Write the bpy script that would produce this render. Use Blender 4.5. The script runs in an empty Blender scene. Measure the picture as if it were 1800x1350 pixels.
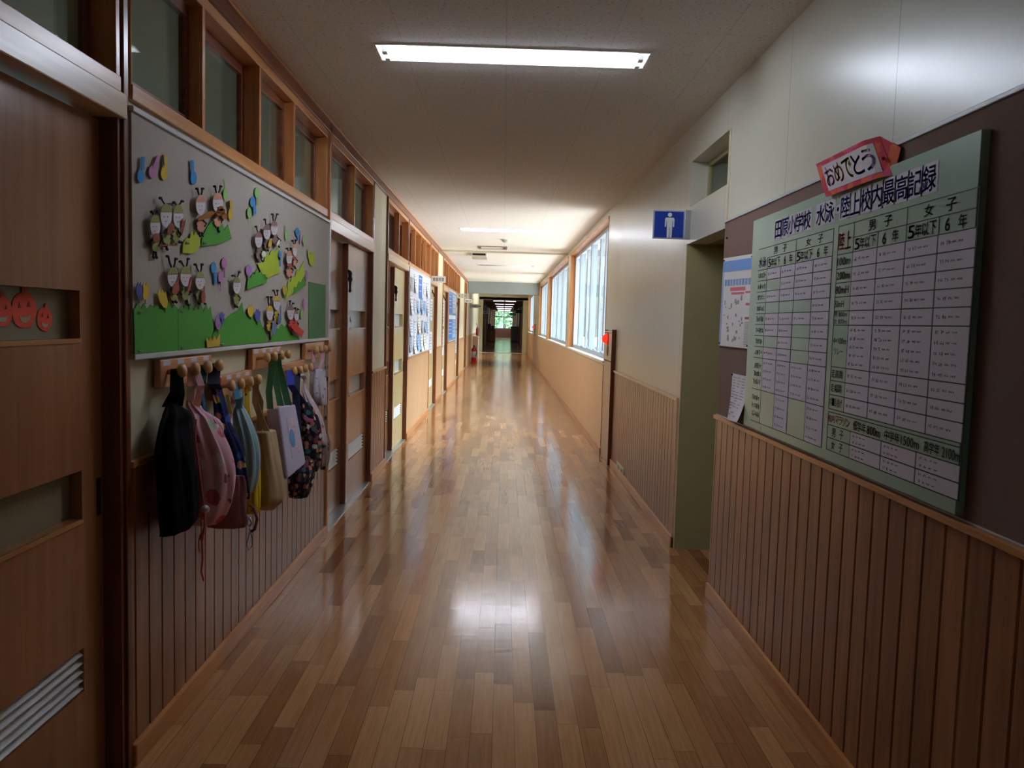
import bpy, bmesh, math, random
import numpy as np
from mathutils import Vector, Matrix

random.seed(7)
SC = bpy.context.scene
COL = SC.collection

# ------------------------------------------------------------------ camera
FPX, CX, CY = 1430.0, 900.0, 675.0
EYE = 1.39
def _axes():
    yv = np.array([(885 - CX) / FPX, (566 - CY) / FPX, 1.0]); yv /= np.linalg.norm(yv)
    xv = np.array([math.cos(.028), math.sin(.028), 0.0]); xv = xv - yv * xv.dot(yv); xv /= np.linalg.norm(xv)
    zv = np.cross(yv, xv)
    if zv[1] > 0: zv = -zv
    return np.stack([xv, yv, zv])            # rows: world axes in camera space (x right, y down, z forward)
AX = _axes()
cam_data = bpy.data.cameras.new('camera'); cam = bpy.data.objects.new('camera', cam_data); COL.objects.link(cam)
_r, _d, _f = AX @ np.array([1, 0, 0]), AX @ np.array([0, 1, 0]), AX @ np.array([0, 0, 1])
_m = Matrix.Identity(4)
for i in range(3):
    _m[i][0] = _r[i]; _m[i][1] = -_d[i]; _m[i][2] = -_f[i]
_m[2][3] = EYE
cam.matrix_world = _m
cam_data.sensor_width = 36.0; cam_data.lens = FPX / 1800 * 36.0
cam_data.clip_start = .05; cam_data.clip_end = 400
SC.camera = cam

# ------------------------------------------------------------------ colour management, sky
SC.view_settings.view_transform = 'Standard'; SC.view_settings.look = 'None'
SC.view_settings.gamma = 1.0; SC.view_settings.use_curve_mapping = False
SC.view_settings.exposure = 0.14

TUBE = 40.0          # near ceiling lamp
TUBE_FAR = 26.0       # lamps further down
TUBE_ROOM, TUBE_PASS = 260.0, 7.5     # added classroom lamps and passage lamps
SKY_HIGH, SKY_BAND, SKY_GROUND = 15.5, 1.1, 11.5

def lin(c):
    return tuple(((v / 255) / 12.92 if v / 255 <= .04045 else (((v / 255) + .055) / 1.055) ** 2.4) for v in c)

wd = bpy.data.worlds.new('overcast_sky'); SC.world = wd; wd.use_nodes = True
nt = wd.node_tree; nt.nodes.clear()
_o = nt.nodes.new('ShaderNodeOutputWorld'); _b = nt.nodes.new('ShaderNodeBackground')
_tc = nt.nodes.new('ShaderNodeTexCoord'); _sp = nt.nodes.new('ShaderNodeSeparateXYZ'); _rp = nt.nodes.new('ShaderNodeValToRGB')
_mp = nt.nodes.new('ShaderNodeMapRange'); _mp.inputs[1].default_value = -1; _mp.inputs[2].default_value = 1
nt.links.new(_tc.outputs['Generated'], _sp.inputs[0]); nt.links.new(_sp.outputs[2], _mp.inputs[0]); nt.links.new(_mp.outputs[0], _rp.inputs[0])
nt.links.new(_rp.outputs[0], _b.inputs[0]); nt.links.new(_b.outputs[0], _o.inputs[0])
e = _rp.color_ramp.elements
def _c(k, t): return (t[0] * k, t[1] * k, t[2] * k, 1)
e[0].position = .40; e[0].color = _c(SKY_GROUND, (1, .97, .9))
e[1].position = .475; e[1].color = _c(SKY_BAND, (.76, .92, 1.0))
x = e.new(.60); x.color = _c(SKY_BAND, (.76, .92, 1.0))
x = e.new(.70); x.color = _c(SKY_HIGH, (.84, .94, 1.0))

def portal(x, y0, y1, z0, z1):
    l = bpy.data.lights.new('window_portal', 'AREA'); l.shape = 'RECTANGLE'; l.size = z1 - z0; l.size_y = y1 - y0
    l.cycles.is_portal = True
    o = bpy.data.objects.new('window_portal', l); COL.objects.link(o)
    o.location = (x, (y0 + y1) / 2, (z0 + z1) / 2); o.rotation_euler = (0, math.pi / 2, 0)
WINDOWS = [(8.62, 13.42), (13.95, 19.85), (20.35, 24.95), (29.6, 35.4)]
for a, b in WINDOWS: portal(1.26, a, b, 1.0, 2.53)
_l = bpy.data.lights.new('end_window_portal', 'AREA'); _l.shape = 'RECTANGLE'; _l.size = 1.6; _l.size_y = 1.6; _l.cycles.is_portal = True
_po = bpy.data.objects.new('end_window_portal', _l); COL.objects.link(_po); _po.location = (0, 73.3, 1.57); _po.rotation_euler = (-math.pi / 2, 0, 0)

# ------------------------------------------------------------------ pixel -> surface helpers (positions on real planes)
def ray(px, py): return AX @ np.array([(px - CX) / FPX, (py - CY) / FPX, 1.0])
def on_x(px, py, X):
    d = ray(px, py); t = X / d[0]; return (X, t * d[1], EYE + t * d[2])
def on_y(px, py, Y):
    d = ray(px, py); t = Y / d[1]; return (t * d[0], Y, EYE + t * d[2])

# ------------------------------------------------------------------ materials
MATS = {}
class NT:
    def __init__(s, m):
        s.t = m.node_tree; s.t.nodes.clear()
        s.out = s.t.nodes.new('ShaderNodeOutputMaterial')
    def n(s, typ, **kw):
        o = s.t.nodes.new('ShaderNode' + typ)
        for k, v in kw.items():
            if isinstance(k, str) and hasattr(o, k): setattr(o, k, v)
        return o
    def l(s, a, b): s.t.links.new(a, b)
    def math(s, op, a, b=None):
        o = s.t.nodes.new('ShaderNodeMath'); o.operation = op
        for i, v in enumerate((a, b)):
            if v is None: continue
            if isinstance(v, (int, float)): o.inputs[i].default_value = v
            else: s.l(v, o.inputs[i])
        return o.outputs[0]
    def mix(s, f, a, b, bt='MIX'):
        o = s.t.nodes.new('ShaderNodeMix'); o.data_type = 'RGBA'; o.blend_type = bt
        for i, v in ((0, f), (6, a), (7, b)):
            if isinstance(v, (int, float)): o.inputs[i].default_value = v
            elif isinstance(v, tuple): o.inputs[i].default_value = (*v[:3], 1)
            else: s.l(v, o.inputs[i])
        return o.outputs[2]
    def bsdf(s, rough=.5, spec=.5, **kw):
        p = s.t.nodes.new('ShaderNodeBsdfPrincipled'); p.inputs['Roughness'].default_value = rough
        p.inputs['Specular IOR Level'].default_value = spec
        for k, v in kw.items(): p.inputs[k].default_value = v
        s.l(p.outputs[0], s.out.inputs[0]); return p
    def coords(s, scale=(1, 1, 1)):
        tc = s.t.nodes.new('ShaderNodeTexCoord'); mp = s.t.nodes.new('ShaderNodeMapping'); mp.inputs['Scale'].default_value = scale
        s.l(tc.outputs['Object'], mp.inputs[0]); return mp.outputs[0]
    def noise(s, v, scale, detail=3, rough=.5):
        o = s.t.nodes.new('ShaderNodeTexNoise'); o.inputs['Scale'].default_value = scale; o.inputs['Detail'].default_value = detail
        o.inputs['Roughness'].default_value = rough; s.l(v, o.inputs['Vector']); return o.outputs['Fac']
    def ramp(s, f, stops):
        o = s.t.nodes.new('ShaderNodeValToRGB'); s.l(f, o.inputs[0]); e = o.color_ramp.elements
        e[0].position, e[0].color = stops[0][0], (*stops[0][1], 1); e[1].position, e[1].color = stops[-1][0], (*stops[-1][1], 1)
        for p, c in stops[1:-1]:
            q = e.new(p); q.color = (*c, 1)
        return o.outputs[0]
    def bump(s, h, strength, dist, p):
        o = s.t.nodes.new('ShaderNodeBump'); o.inputs['Strength'].default_value = strength; o.inputs['Distance'].default_value = dist
        s.l(h, o.inputs['Height']); s.l(o.outputs[0], p.inputs['Normal'])

def new(name):
    m = bpy.data.materials.new(name); m.use_nodes = True; return m

def plain(name, c, rough=.6, spec=.4, vary=.06, scale=8, bump=0, metallic=0):
    if name in MATS: return MATS[name]
    m = new(name); t = NT(m); p = t.bsdf(rough, spec); p.inputs['Metallic'].default_value = metallic
    L = lin(c); v = t.coords(); f = t.noise(v, scale, 4)
    t.l(t.mix(f, tuple(q * (1 - vary) for q in L), tuple(min(1, q * (1 + vary)) for q in L)), p.inputs['Base Color'])
    if bump: t.bump(t.noise(v, scale * 8, 2), bump, .01, p)
    MATS[name] = m; return m

def wood(name, dark, light, axis='z', rough=.35, spec=.5, scale=1.0, plank=None, knots=False, contrast=1.0, coat=0):
    """grain runs along axis; plank = (axis index, width) gives every plank its own tone"""
    if name in MATS: return MATS[name]
    m = new(name); t = NT(m); p = t.bsdf(rough, spec)
    if coat: p.inputs['Coat Weight'].default_value = coat; p.inputs['Coat Roughness'].default_value = .12
    s = [28 * scale] * 3; s['xyz'.index(axis)] = 1.6 * scale
    tc = t.n('TexCoord'); mp = t.n('Mapping'); mp.inputs['Scale'].default_value = s
    vec = tc.outputs['Object']; pl = None
    if plank:
        sp = t.n('SeparateXYZ'); t.l(vec, sp.inputs[0])
        idx = t.math('FLOOR', t.math('DIVIDE', sp.outputs[plank[0]], plank[1]))
        wn = t.n('TexWhiteNoise'); wn.noise_dimensions = '1D'; t.l(idx, wn.inputs['W']); pl = wn.outputs['Value']
        cb = t.n('CombineXYZ'); t.l(t.math('MULTIPLY', pl, 37.0), cb.inputs[2]); t.l(t.math('MULTIPLY', pl, 11.0), cb.inputs[0])
        ad = t.n('VectorMath'); ad.operation = 'ADD'; t.l(vec, ad.inputs[0]); t.l(cb.outputs[0], ad.inputs[1]); vec = ad.outputs[0]
    t.l(vec, mp.inputs[0])
    f = t.noise(mp.outputs[0], 1.0, 5, .6)
    col = t.ramp(f, [(.5 - .22 / contrast, lin(dark)), (.5 + .2 / contrast, lin(light))])
    if pl is not None:
        col = t.mix(.62, col, t.ramp(pl, [(0, (.62, .60, .58)), (.5, (.8, .8, .8)), (1, (1, 1, 1))]), 'MULTIPLY')
    if knots:
        mk = t.n('Mapping'); mk.inputs['Scale'].default_value = (9, 9, 2.6); t.l(vec, mk.inputs[0])
        vo = t.n('TexVoronoi'); vo.inputs['Scale'].default_value = 1.0; t.l(mk.outputs[0], vo.inputs['Vector'])
        k = t.ramp(vo.outputs['Distance'], [(.05, (1, 1, 1)), (.13, (0, 0, 0))])
        col = t.mix(t.math('MULTIPLY', k, .75), col, lin((58, 28, 14)))
    t.l(col, p.inputs['Base Color'])
    MATS[name] = m; return m

def floor_mat():
    m = new('floor_boards'); t = NT(m); p = t.bsdf(.17, .5)
    tc = t.n('TexCoord'); sp = t.n('SeparateXYZ'); t.l(tc.outputs['Object'], sp.inputs[0]); X, Y = sp.outputs[0], sp.outputs[1]
    W = .0745
    xs = t.math('DIVIDE', X, W); ix = t.math('FLOOR', xs); fx = t.math('FRACT', xs)
    w1 = t.n('TexWhiteNoise'); w1.noise_dimensions = '1D'; t.l(ix, w1.inputs['W'])
    ln = t.math('ADD', .42, t.math('MULTIPLY', w1.outputs['Value'], .35))
    ys = t.math('DIVIDE', t.math('ADD', Y, t.math('MULTIPLY', w1.outputs['Value'], 53.7)), ln); iy = t.math('FLOOR', ys); fy = t.math('FRACT', ys)
    cb = t.n('CombineXYZ'); t.l(ix, cb.inputs[0]); t.l(iy, cb.inputs[1])
    w2 = t.n('TexWhiteNoise'); w2.noise_dimensions = '2D'; t.l(cb.outputs[0], w2.inputs['Vector']); rnd = w2.outputs['Value']
    sc = t.n('SeparateColor'); t.l(w2.outputs['Color'], sc.inputs[0])
    base = t.ramp(rnd, [(0, lin((138, 90, 54))), (.2, lin((166, 114, 70))), (.6, lin((182, 130, 82))), (1, lin((204, 152, 100)))])
    gv = t.n('CombineXYZ'); t.l(t.math('ADD', t.math('MULTIPLY', X, 90), t.math('MULTIPLY', rnd, 40)), gv.inputs[0]); t.l(t.math('MULTIPLY', Y, 3.5), gv.inputs[1])
    g = t.noise(gv.outputs[0], 1.0, 5, .65)
    col = t.mix(.55, base, t.ramp(g, [(.3, (.55, .5, .45)), (.62, (1, 1, 1))]), 'MULTIPLY')
    edge = t.math('MULTIPLY', t.math('MINIMUM', fx, t.math('SUBTRACT', 1, fx)), W)
    ey = t.math('MULTIPLY', t.math('MINIMUM', fy, t.math('SUBTRACT', 1, fy)), ln)
    ed = t.math('MINIMUM', edge, ey)
    gm = t.n('MapRange'); gm.inputs[1].default_value = .0004; gm.inputs[2].default_value = .0016; t.l(ed, gm.inputs[0])
    col = t.mix(gm.outputs[0], t.mix(.7, col, lin((38, 22, 12))), col)
    t.l(col, p.inputs['Base Color'])
    # every board lies at its own slight tilt, with a soft ripple across
    h = t.math('MULTIPLY', t.math('MULTIPLY', t.math('SUBTRACT', sc.outputs[1], .5), fy), t.math('MULTIPLY', ln, .00028))
    h2 = t.math('MULTIPLY', t.math('MULTIPLY', t.math('SUBTRACT', sc.outputs[0], .5), fx), .00012)
    rp = t.n('CombineXYZ'); t.l(t.math('MULTIPLY', X, 5), rp.inputs[0]); t.l(t.math('MULTIPLY', Y, 26), rp.inputs[1])
    h3 = t.math('MULTIPLY', t.noise(rp.outputs[0], 1.0, 2), .00045)
    t.bump(t.math('ADD', t.math('ADD', h, h2), h3), 1.0, 1.0, p)
    rr = t.n('MapRange'); rr.inputs[3].default_value = .09; rr.inputs[4].default_value = .19; t.l(t.noise(tc.outputs['Object'], 3.0, 3), rr.inputs[0]); t.l(rr.outputs[0], p.inputs['Roughness'])
    return m

def ceiling_mat():
    m = new('rock_wool_ceiling'); t = NT(m); p = t.bsdf(.9, .06); v = t.coords()
    a = t.noise(v, 75, 2, .5); f = t.ramp(a, [(.33, (1, 1, 1)), (.41, (0, 0, 0))])
    col = t.mix(t.math('MULTIPLY', f, .45), lin((234, 231, 226)), lin((152, 142, 134)))
    sp = t.n('SeparateXYZ'); t.l(v, sp.inputs[0])
    def seam(s, w, off):
        q = t.math('FRACT', t.math('ADD', t.math('DIVIDE', s, w), off)); q = t.math('MULTIPLY', t.math('MINIMUM', q, t.math('SUBTRACT', 1, q)), w)
        r = t.n('MapRange'); r.inputs[1].default_value = .0008; r.inputs[2].default_value = .003; t.l(q, r.inputs[0]); return r.outputs[0]
    s = t.math('MULTIPLY', seam(sp.outputs[0], .455, .044), seam(sp.outputs[1], .91, .2))
    t.l(t.mix(s, t.mix(.22, col, lin((120, 108, 98))), col), p.inputs['Base Color'])
    t.bump(a, .15, .004, p); return m

def cream_panel(name, c, rough=.3, spec=.45, joint=.905, off=0.0):
    m = new(name); t = NT(m); p = t.bsdf(rough, spec); v = t.coords(); L = lin(c)
    sp = t.n('SeparateXYZ'); t.l(v, sp.inputs[0])
    q = t.math('FRACT', t.math('DIVIDE', t.math('ADD', sp.outputs[1], off), joint)); q = t.math('MULTIPLY', t.math('MINIMUM', q, t.math('SUBTRACT', 1, q)), joint)
    r = t.n('MapRange'); r.inputs[1].default_value = .0012; r.inputs[2].default_value = .0028; t.l(q, r.inputs[0])
    f = t.noise(v, 3, 3)
    t.l(t.mix(r.outputs[0], tuple(k * .5 for k in L), t.mix(f, tuple(k * .96 for k in L), L)), p.inputs['Base Color'])
    t.bump(t.noise(v, 120, 2), .12, .002, p); MATS[name] = m; return m

def cloth_board(name, c1, c2, scale=420):
    m = new(name); t = NT(m); p = t.bsdf(.9, .15); v = t.coords(); f = t.noise(v, scale, 2); g = t.noise(v, 60, 3)
    t.l(t.mix(t.math('MULTIPLY', t.math('ADD', f, g), .5), lin(c1), lin(c2)), p.inputs['Base Color']); t.bump(f, .25, .002, p)
    MATS[name] = m; return m

def glass_mat(name, tint=(.86, .93, .9), refl=.06):
    m = new(name); t = NT(m); tr = t.n('BsdfTransparent'); tr.inputs[0].default_value = (*tint, 1)
    gl = t.n('BsdfGlossy'); gl.inputs['Roughness'].default_value = .02; lw = t.n('LayerWeight'); lw.inputs[0].default_value = .25
    mx = t.n('MixShader'); f = t.math('MINIMUM', t.math('ADD', t.math('MULTIPLY', lw.outputs['Fresnel'], .6), refl), 1.0)
    t.l(f, mx.inputs[0]); t.l(tr.outputs[0], mx.inputs[1]); t.l(gl.outputs[0], mx.inputs[2]); t.l(mx.outputs[0], t.out.inputs[0])
    MATS[name] = m; return m

def emit(name, c, k):
    m = new(name); t = NT(m); e = t.n('Emission'); e.inputs[0].default_value = (*c, 1); e.inputs[1].default_value = k
    t.l(e.outputs[0], t.out.inputs[0]); MATS[name] = m; return m

def floral(name, base, cols, scale=24, size=.32, rough=.85):
    if name in MATS: return MATS[name]
    m = new(name); t = NT(m); p = t.bsdf(rough, .2); v = t.coords()
    vo = t.n('TexVoronoi'); vo.inputs['Scale'].default_value = scale; t.l(v, vo.inputs['Vector'])
    wn = t.n('SeparateColor'); t.l(vo.outputs['Color'], wn.inputs[0])
    n = len(cols); st = [(i / n, lin(c)) for i, c in enumerate(cols)]
    if n == 1: st = [(0, lin(cols[0])), (1, lin(cols[0]))]
    rc = t.ramp(wn.outputs[0], st); rc.node.color_ramp.interpolation = 'CONSTANT'
    d = t.math('ADD', vo.outputs['Distance'], t.math('MULTIPLY', t.math('SUBTRACT', t.noise(v, scale * 5, 2), .5), .35))
    k = t.ramp(d, [(size, (1, 1, 1)), (size + .05, (0, 0, 0))])
    t.l(t.mix(k, lin(base), rc), p.inputs['Base Color']); t.bump(t.noise(v, 60, 3), .3, .004, p)
    MATS[name] = m; return m

M_floor = floor_mat(); M_ceil = ceiling_mat()
M_cream = cream_panel('cream_wall_panel', (216, 211, 192), off=.33)
M_creamL = cream_panel('cream_plaster', (222, 212, 178), rough=.55)
M_olive = plain('olive_painted_board', (172, 162, 116), .5)
M_white = plain('white_enamel', (236, 236, 232), .45, vary=.02)
M_grey = plain('grey_painted_beam', (150, 158, 158), .6)
M_pine = wood('knotty_pine_boards', (124, 78, 50), (174, 116, 78), 'z', .3, .5, plank=(1, .0975), knots=True)
M_ply = wood('pale_plywood', (196, 152, 108), (220, 180, 138), 'z', .3, .5, scale=1.2)
M_trim = wood('varnished_pine_trim', (176, 112, 60), (214, 152, 92), 'y', .32, .5)
M_trimz = wood('varnished_pine_post', (164, 98, 50), (206, 138, 80), 'z', .32, .5)
M_dark = wood('dark_red_stained_wood', (92, 46, 28), (132, 74, 44), 'z', .3, .5)
M_darky = wood('dark_red_stained_rail', (92, 44, 24), (140, 76, 42), 'y', .3, .5)
M_door = wood('veneered_door', (152, 102, 66), (178, 124, 84), 'z', .24, .5, scale=.8, contrast=.8)
M_doorpale = wood('pale_veneered_door', (206, 184, 130), (222, 204, 152), 'z', .24, .5, scale=.8, contrast=.8)
M_lintel = wood('pale_lintel_wood', (196, 160, 122), (224, 192, 156), 'y', .3, .5)
M_alu = plain('brushed_aluminium', (190, 194, 200), .35, .5, metallic=.8)
M_sash = plain('silver_window_sash', (168, 182, 196), .4, .5)
M_glass = glass_mat('clear_glass')
M_wglass = glass_mat('window_glass', (.92, .97, 1.0), .03)
M_frost = plain('frosted_slot_pane', (150, 140, 112), .25)
M_frostw = plain('bright_frosted_slot_pane', (205, 215, 215), .25)
M_boardcloth = cloth_board('grey_felt_board', (176, 166, 154), (200, 192, 180))
M_boardblue = cloth_board('pale_lilac_felt_board', (206, 206, 218), (226, 226, 234))
M_cork = cloth_board('brown_felt_board', (112, 88, 80), (134, 108, 98), 300)
M_black = plain('black_card', (26, 22, 22), .7)
M_ink = plain('grey_pencil', (118, 108, 118), .8)
M_tube = emit('lit_tube', (.86, .95, 1.12), TUBE)
M_tubefar = emit('lit_tube_far', (.9, .95, 1.1), TUBE_FAR)
M_tubepass = emit('lit_tube_passage', (.95, .97, 1.05), TUBE_PASS)
M_tuberoom = emit('lit_tube_room', (.86, .98, 1.1), TUBE_ROOM)
M_tubeoff = plain('unlit_tube', (230, 232, 230), .4)

# ------------------------------------------------------------------ mesh builder
class MB:
    def __init__(s): s.v, s.f, s.m = [], [], []
    def add(s, vs, fs, m=0):
        k = len(s.v); s.v += [tuple(map(float, q)) for q in vs]
        for f in fs: s.f.append([i + k for i in f]); s.m.append(m)
        return s
    def box(s, x0, x1, y0, y1, z0, z1, m=0):
        return s.add([(x, y, z) for z in (z0, z1) for y in (y0, y1) for x in (x0, x1)],
                     [(0, 2, 3, 1), (4, 5, 7, 6), (0, 1, 5, 4), (2, 6, 7, 3), (0, 4, 6, 2), (1, 3, 7, 5)], m)
    def prism(s, pts, d, m=0):
        n = len(pts); d = np.array(d, float); a = [np.array(p, float) for p in pts]
        return s.add(a + [p + d for p in a], [list(range(n))[::-1], list(range(n, 2 * n))] + [(i, (i + 1) % n, n + (i + 1) % n, n + i) for i in range(n)], m)
    def quad(s, a, b, c, d, m=0): return s.add([a, b, c, d], [(0, 1, 2, 3)], m)
    def holes(s, ax, t0, t1, u0, u1, w0, w1, hs, m=0):
        """slab normal to ax ('x','z') with rectangular holes [(u0,u1,w0,w1)]; x: u=y,w=z; z: u=x,w=y; y: u=x,w=z"""
        us = sorted({u0, u1, *[q for h in hs for q in h[:2] if u0 < q < u1]}); ws = sorted({w0, w1, *[q for h in hs for q in h[2:] if w0 < q < w1]})
        for a, b in zip(us, us[1:]):
            st = None
            for c, d in list(zip(ws, ws[1:])) + [(None, None)]:
                solid = c is not None and not any(h[0] < (a + b) / 2 < h[1] and h[2] < (c + d) / 2 < h[3] for h in hs)
                if solid: st = (st[0], d) if st else (c, d)
                elif st:
                    if ax == 'x': s.box(t0, t1, a, b, *st, m)
                    elif ax == 'y': s.box(a, b, t0, t1, *st, m)
                    else: s.box(a, b, *st, t0, t1, m)
                    st = None
        return s
    def tube(s, pts, r, n=8, m=0, closed=False):
        P = [np.array(p, float) for p in pts]; k = len(s.v); N = len(P); up = None; rs = r if isinstance(r, (list, tuple)) else [r] * N
        for i, p in enumerate(P):
            a, b = (P[(i - 1) % N], P[(i + 1) % N]) if closed else (P[max(i - 1, 0)], P[min(i + 1, N - 1)])
            t = b - a; t /= (np.linalg.norm(t) + 1e-9)
            if up is None: up = np.array([0, 0, 1.]) if abs(t[2]) < .9 else np.array([1., 0, 0])
            u = up - t * up.dot(t); u /= (np.linalg.norm(u) + 1e-9); w = np.cross(t, u); up = u
            for j in range(n):
                q = 2 * math.pi * j / n; s.v.append(tuple(p + rs[i] * (u * math.cos(q) + w * math.sin(q))))
        for i in range(N if closed else N - 1):
            for j in range(n):
                a, b = k + i * n, k + ((i + 1) % N) * n; s.f.append([a + j, a + (j + 1) % n, b + (j + 1) % n, b + j]); s.m.append(m)
        if not closed:
            s.f.append([k + j for j in range(n)][::-1]); s.m.append(m); s.f.append([k + (N - 1) * n + j for j in range(n)]); s.m.append(m)
        return s
    def ribbon(s, pts, w, t=.003, m=0):
        """flat strap: pts centre line, w = width vector"""
        P = [np.array(p, float) for p in pts]; W = np.array(w, float) / 2; N = len(P); vs = []
        for i, p in enumerate(P):
            a = P[min(i + 1, N - 1)] - P[max(i - 1, 0)]; nn = np.cross(a, W); nn /= (np.linalg.norm(nn) + 1e-9); nn *= t / 2
            vs += [p - W - nn, p + W - nn, p + W + nn, p - W + nn]
        fs = [(0, 1, 2, 3), tuple(4 * (N - 1) + i for i in (3, 2, 1, 0))]
        for i in range(N - 1):
            for j in range(4): fs.append((4 * i + j, 4 * i + (j + 1) % 4, 4 * i + 4 + (j + 1) % 4, 4 * i + 4 + j))
        return s.add(vs, fs, m)
    def loft(s, rings, m=0):
        n = len(rings[0]); N = len(rings); vs = [p for r in rings for p in r]; fs = [list(range(n))[::-1], [(N - 1) * n + j for j in range(n)]]
        for i in range(N - 1):
            for j in range(n): fs.append((i * n + j, i * n + (j + 1) % n, (i + 1) * n + (j + 1) % n, (i + 1) * n + j))
        return s.add(vs, fs, m)
    def ell(s, c, r, nu=14, nv=8, m=0):
        rings = []
        for i in range(nv + 1):
            a = -math.pi / 2 + math.pi * (i + .001) / (nv + .002)
            rings.append([(c[0] + r[0] * math.cos(a) * math.cos(2 * math.pi * j / nu), c[1] + r[1] * math.cos(a) * math.sin(2 * math.pi * j / nu), c[2] + r[2] * math.sin(a)) for j in range(nu)])
        return s.loft(rings, m)
    def lathe(s, c, ax, prof, n=16, m=0):
        """profile [(h, r)] along direction ax from c"""
        ax = np.array(ax, float); ax /= np.linalg.norm(ax); u = np.array([0, 0, 1.]) if abs(ax[2]) < .9 else np.array([1., 0, 0]); u = u - ax * u.dot(ax); u /= np.linalg.norm(u); w = np.cross(ax, u)
        return s.loft([[np.array(c) + ax * h + max(r, 1e-4) * (u * math.cos(2 * math.pi * j / n) + w * math.sin(2 * math.pi * j / n)) for j in range(n)] for h, r in prof], m)
    def build(s, name, mats, parent=None, smooth=False, bevel=0, kind=None):
        if not isinstance(mats, (list, tuple)): mats = [mats]
        V = np.array(s.v)
        if parent is not None: org = np.array(ORIGIN[parent.name])
        elif kind == 'structure': org = np.zeros(3)
        else: org = np.array([(V[:, 0].min() + V[:, 0].max()) / 2, (V[:, 1].min() + V[:, 1].max()) / 2, V[:, 2].min()])
        me = bpy.data.meshes.new(name); me.from_pydata([tuple(q) for q in (V - org)], [], s.f)
        for q in mats: me.materials.append(q)
        for p, k in zip(me.polygons, s.m): p.material_index = k; p.use_smooth = smooth
        bm = bmesh.new(); bm.from_mesh(me); bmesh.ops.recalc_face_normals(bm, faces=bm.faces); bm.to_mesh(me); bm.free()
        o = bpy.data.objects.new(name, me); COL.objects.link(o)
        if parent is not None: o.parent = parent; ORIGIN[o.name] = ORIGIN[parent.name]
        else: o.location = org; ORIGIN[o.name] = tuple(org)
        if bevel:
            b = o.modifiers.new('edge', 'BEVEL'); b.width = bevel; b.segments = 2; b.limit_method = 'ANGLE'; b.angle_limit = math.radians(50)
        if kind: o['kind'] = kind
        return o
ORIGIN = {}
def thing(name, label, cat, loc, group=None, kind=None):
    o = bpy.data.objects.new(name, None); COL.objects.link(o); o.location = loc; o.empty_display_size = .05; ORIGIN[o.name] = tuple(loc)
    if label: o['label'] = label; o['category'] = cat
    if group: o['group'] = group
    if kind: o['kind'] = kind
    return o
def tag(o, label, cat, group=None):
    o['label'] = label; o['category'] = cat
    if group: o['group'] = group
    return o
def struct(name, mb, mats, **k): return mb.build(name, mats, kind='structure', **k)

_TC = {}
def text_pts(body, bold=.0):
    k = (body, bold)
    if k not in _TC:
        c = bpy.data.curves.new('lettering', 'FONT'); c.body = body; c.offset = bold; c.resolution_u = 3
        o = bpy.data.objects.new('lettering', c); COL.objects.link(o)
        dg = bpy.context.evaluated_depsgraph_get(); me = bpy.data.meshes.new_from_object(o.evaluated_get(dg))
        v = np.array([q.co[:2] for q in me.vertices]); f = [list(p.vertices) for p in me.polygons]
        bpy.data.objects.remove(o); bpy.data.curves.remove(c); bpy.data.meshes.remove(me)
        lo, hi = v.min(0), v.max(0); _TC[k] = ((v - lo) / (hi - lo), f)
    return _TC[k]
def text(mb, body, P, bold=.0, m=0):
    """lettering fitted into a box; P(u, v) maps 0..1 box coordinates to the surface"""
    v, f = text_pts(body); k = bold * .55 if len(body) == 1 else bold * .3 / len(body) * 2
    for du, dv in ((0, 0), (k, 0), (-k, 0), (0, k * .7), (0, -k * .7)) if bold else ((0, 0),):
        mb.add([P(a + du, b + dv) for a, b in v], f, m)
    return mb
def boxR(y0, y1, z0, z1, x):   # right wall: reads from y0 (far) to y1 (near)
    return lambda u, v: (x, y0 + (y1 - y0) * u, z0 + (z1 - z0) * v)
def boxY(x0, x1, z0, z1, y):   # faces the camera
    return lambda u, v: (x0 + (x1 - x0) * u, y, z0 + (z1 - z0) * v)

# ================================================================== THE SHELL
XL, XR, XR2, HC = -1.10, 1.11, 1.08, 2.60
YN, YF, YE = -4.0, 37.0, 73.0

struct('floor', MB().box(-7.2, 3.2, YN - .1, YE + .2, -.06, 0), M_floor)
LIGHTS = [(3.815, True), (10.87, True), (17.55, False)]
c = MB().holes('z', HC, HC + .05, -1.35, 1.5, YN - .1, YF, [(-.6, .62, y - .105, y + .105) for y, _ in LIGHTS])
struct('ceiling', c, M_ceil)
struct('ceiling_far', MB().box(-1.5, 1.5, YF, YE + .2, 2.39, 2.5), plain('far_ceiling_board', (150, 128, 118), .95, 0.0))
# classrooms seen through the transoms
g = plain('classroom_green_wall', (160, 190, 190), .7)
struct('ceiling_classroom', MB().box(-7.2, -1.35, YN - .1, 24.2, HC + .0, HC + .05), plain('classroom_ceiling', (170, 196, 204), .8))
w = MB().box(-7.2, -7.1, YN, 24.2, 0, HC).box(-7.1, -1.24, 7.25, 7.35, 0, HC).box(-7.1, -1.24, 24.1, 24.2, 0, HC).box(-7.1, -1.24, 14.4, 14.5, 0, HC).box(-7.2, 3.2, YN - .1, YN, 0, HC)
struct('wall_classroom', w, g)

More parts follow.
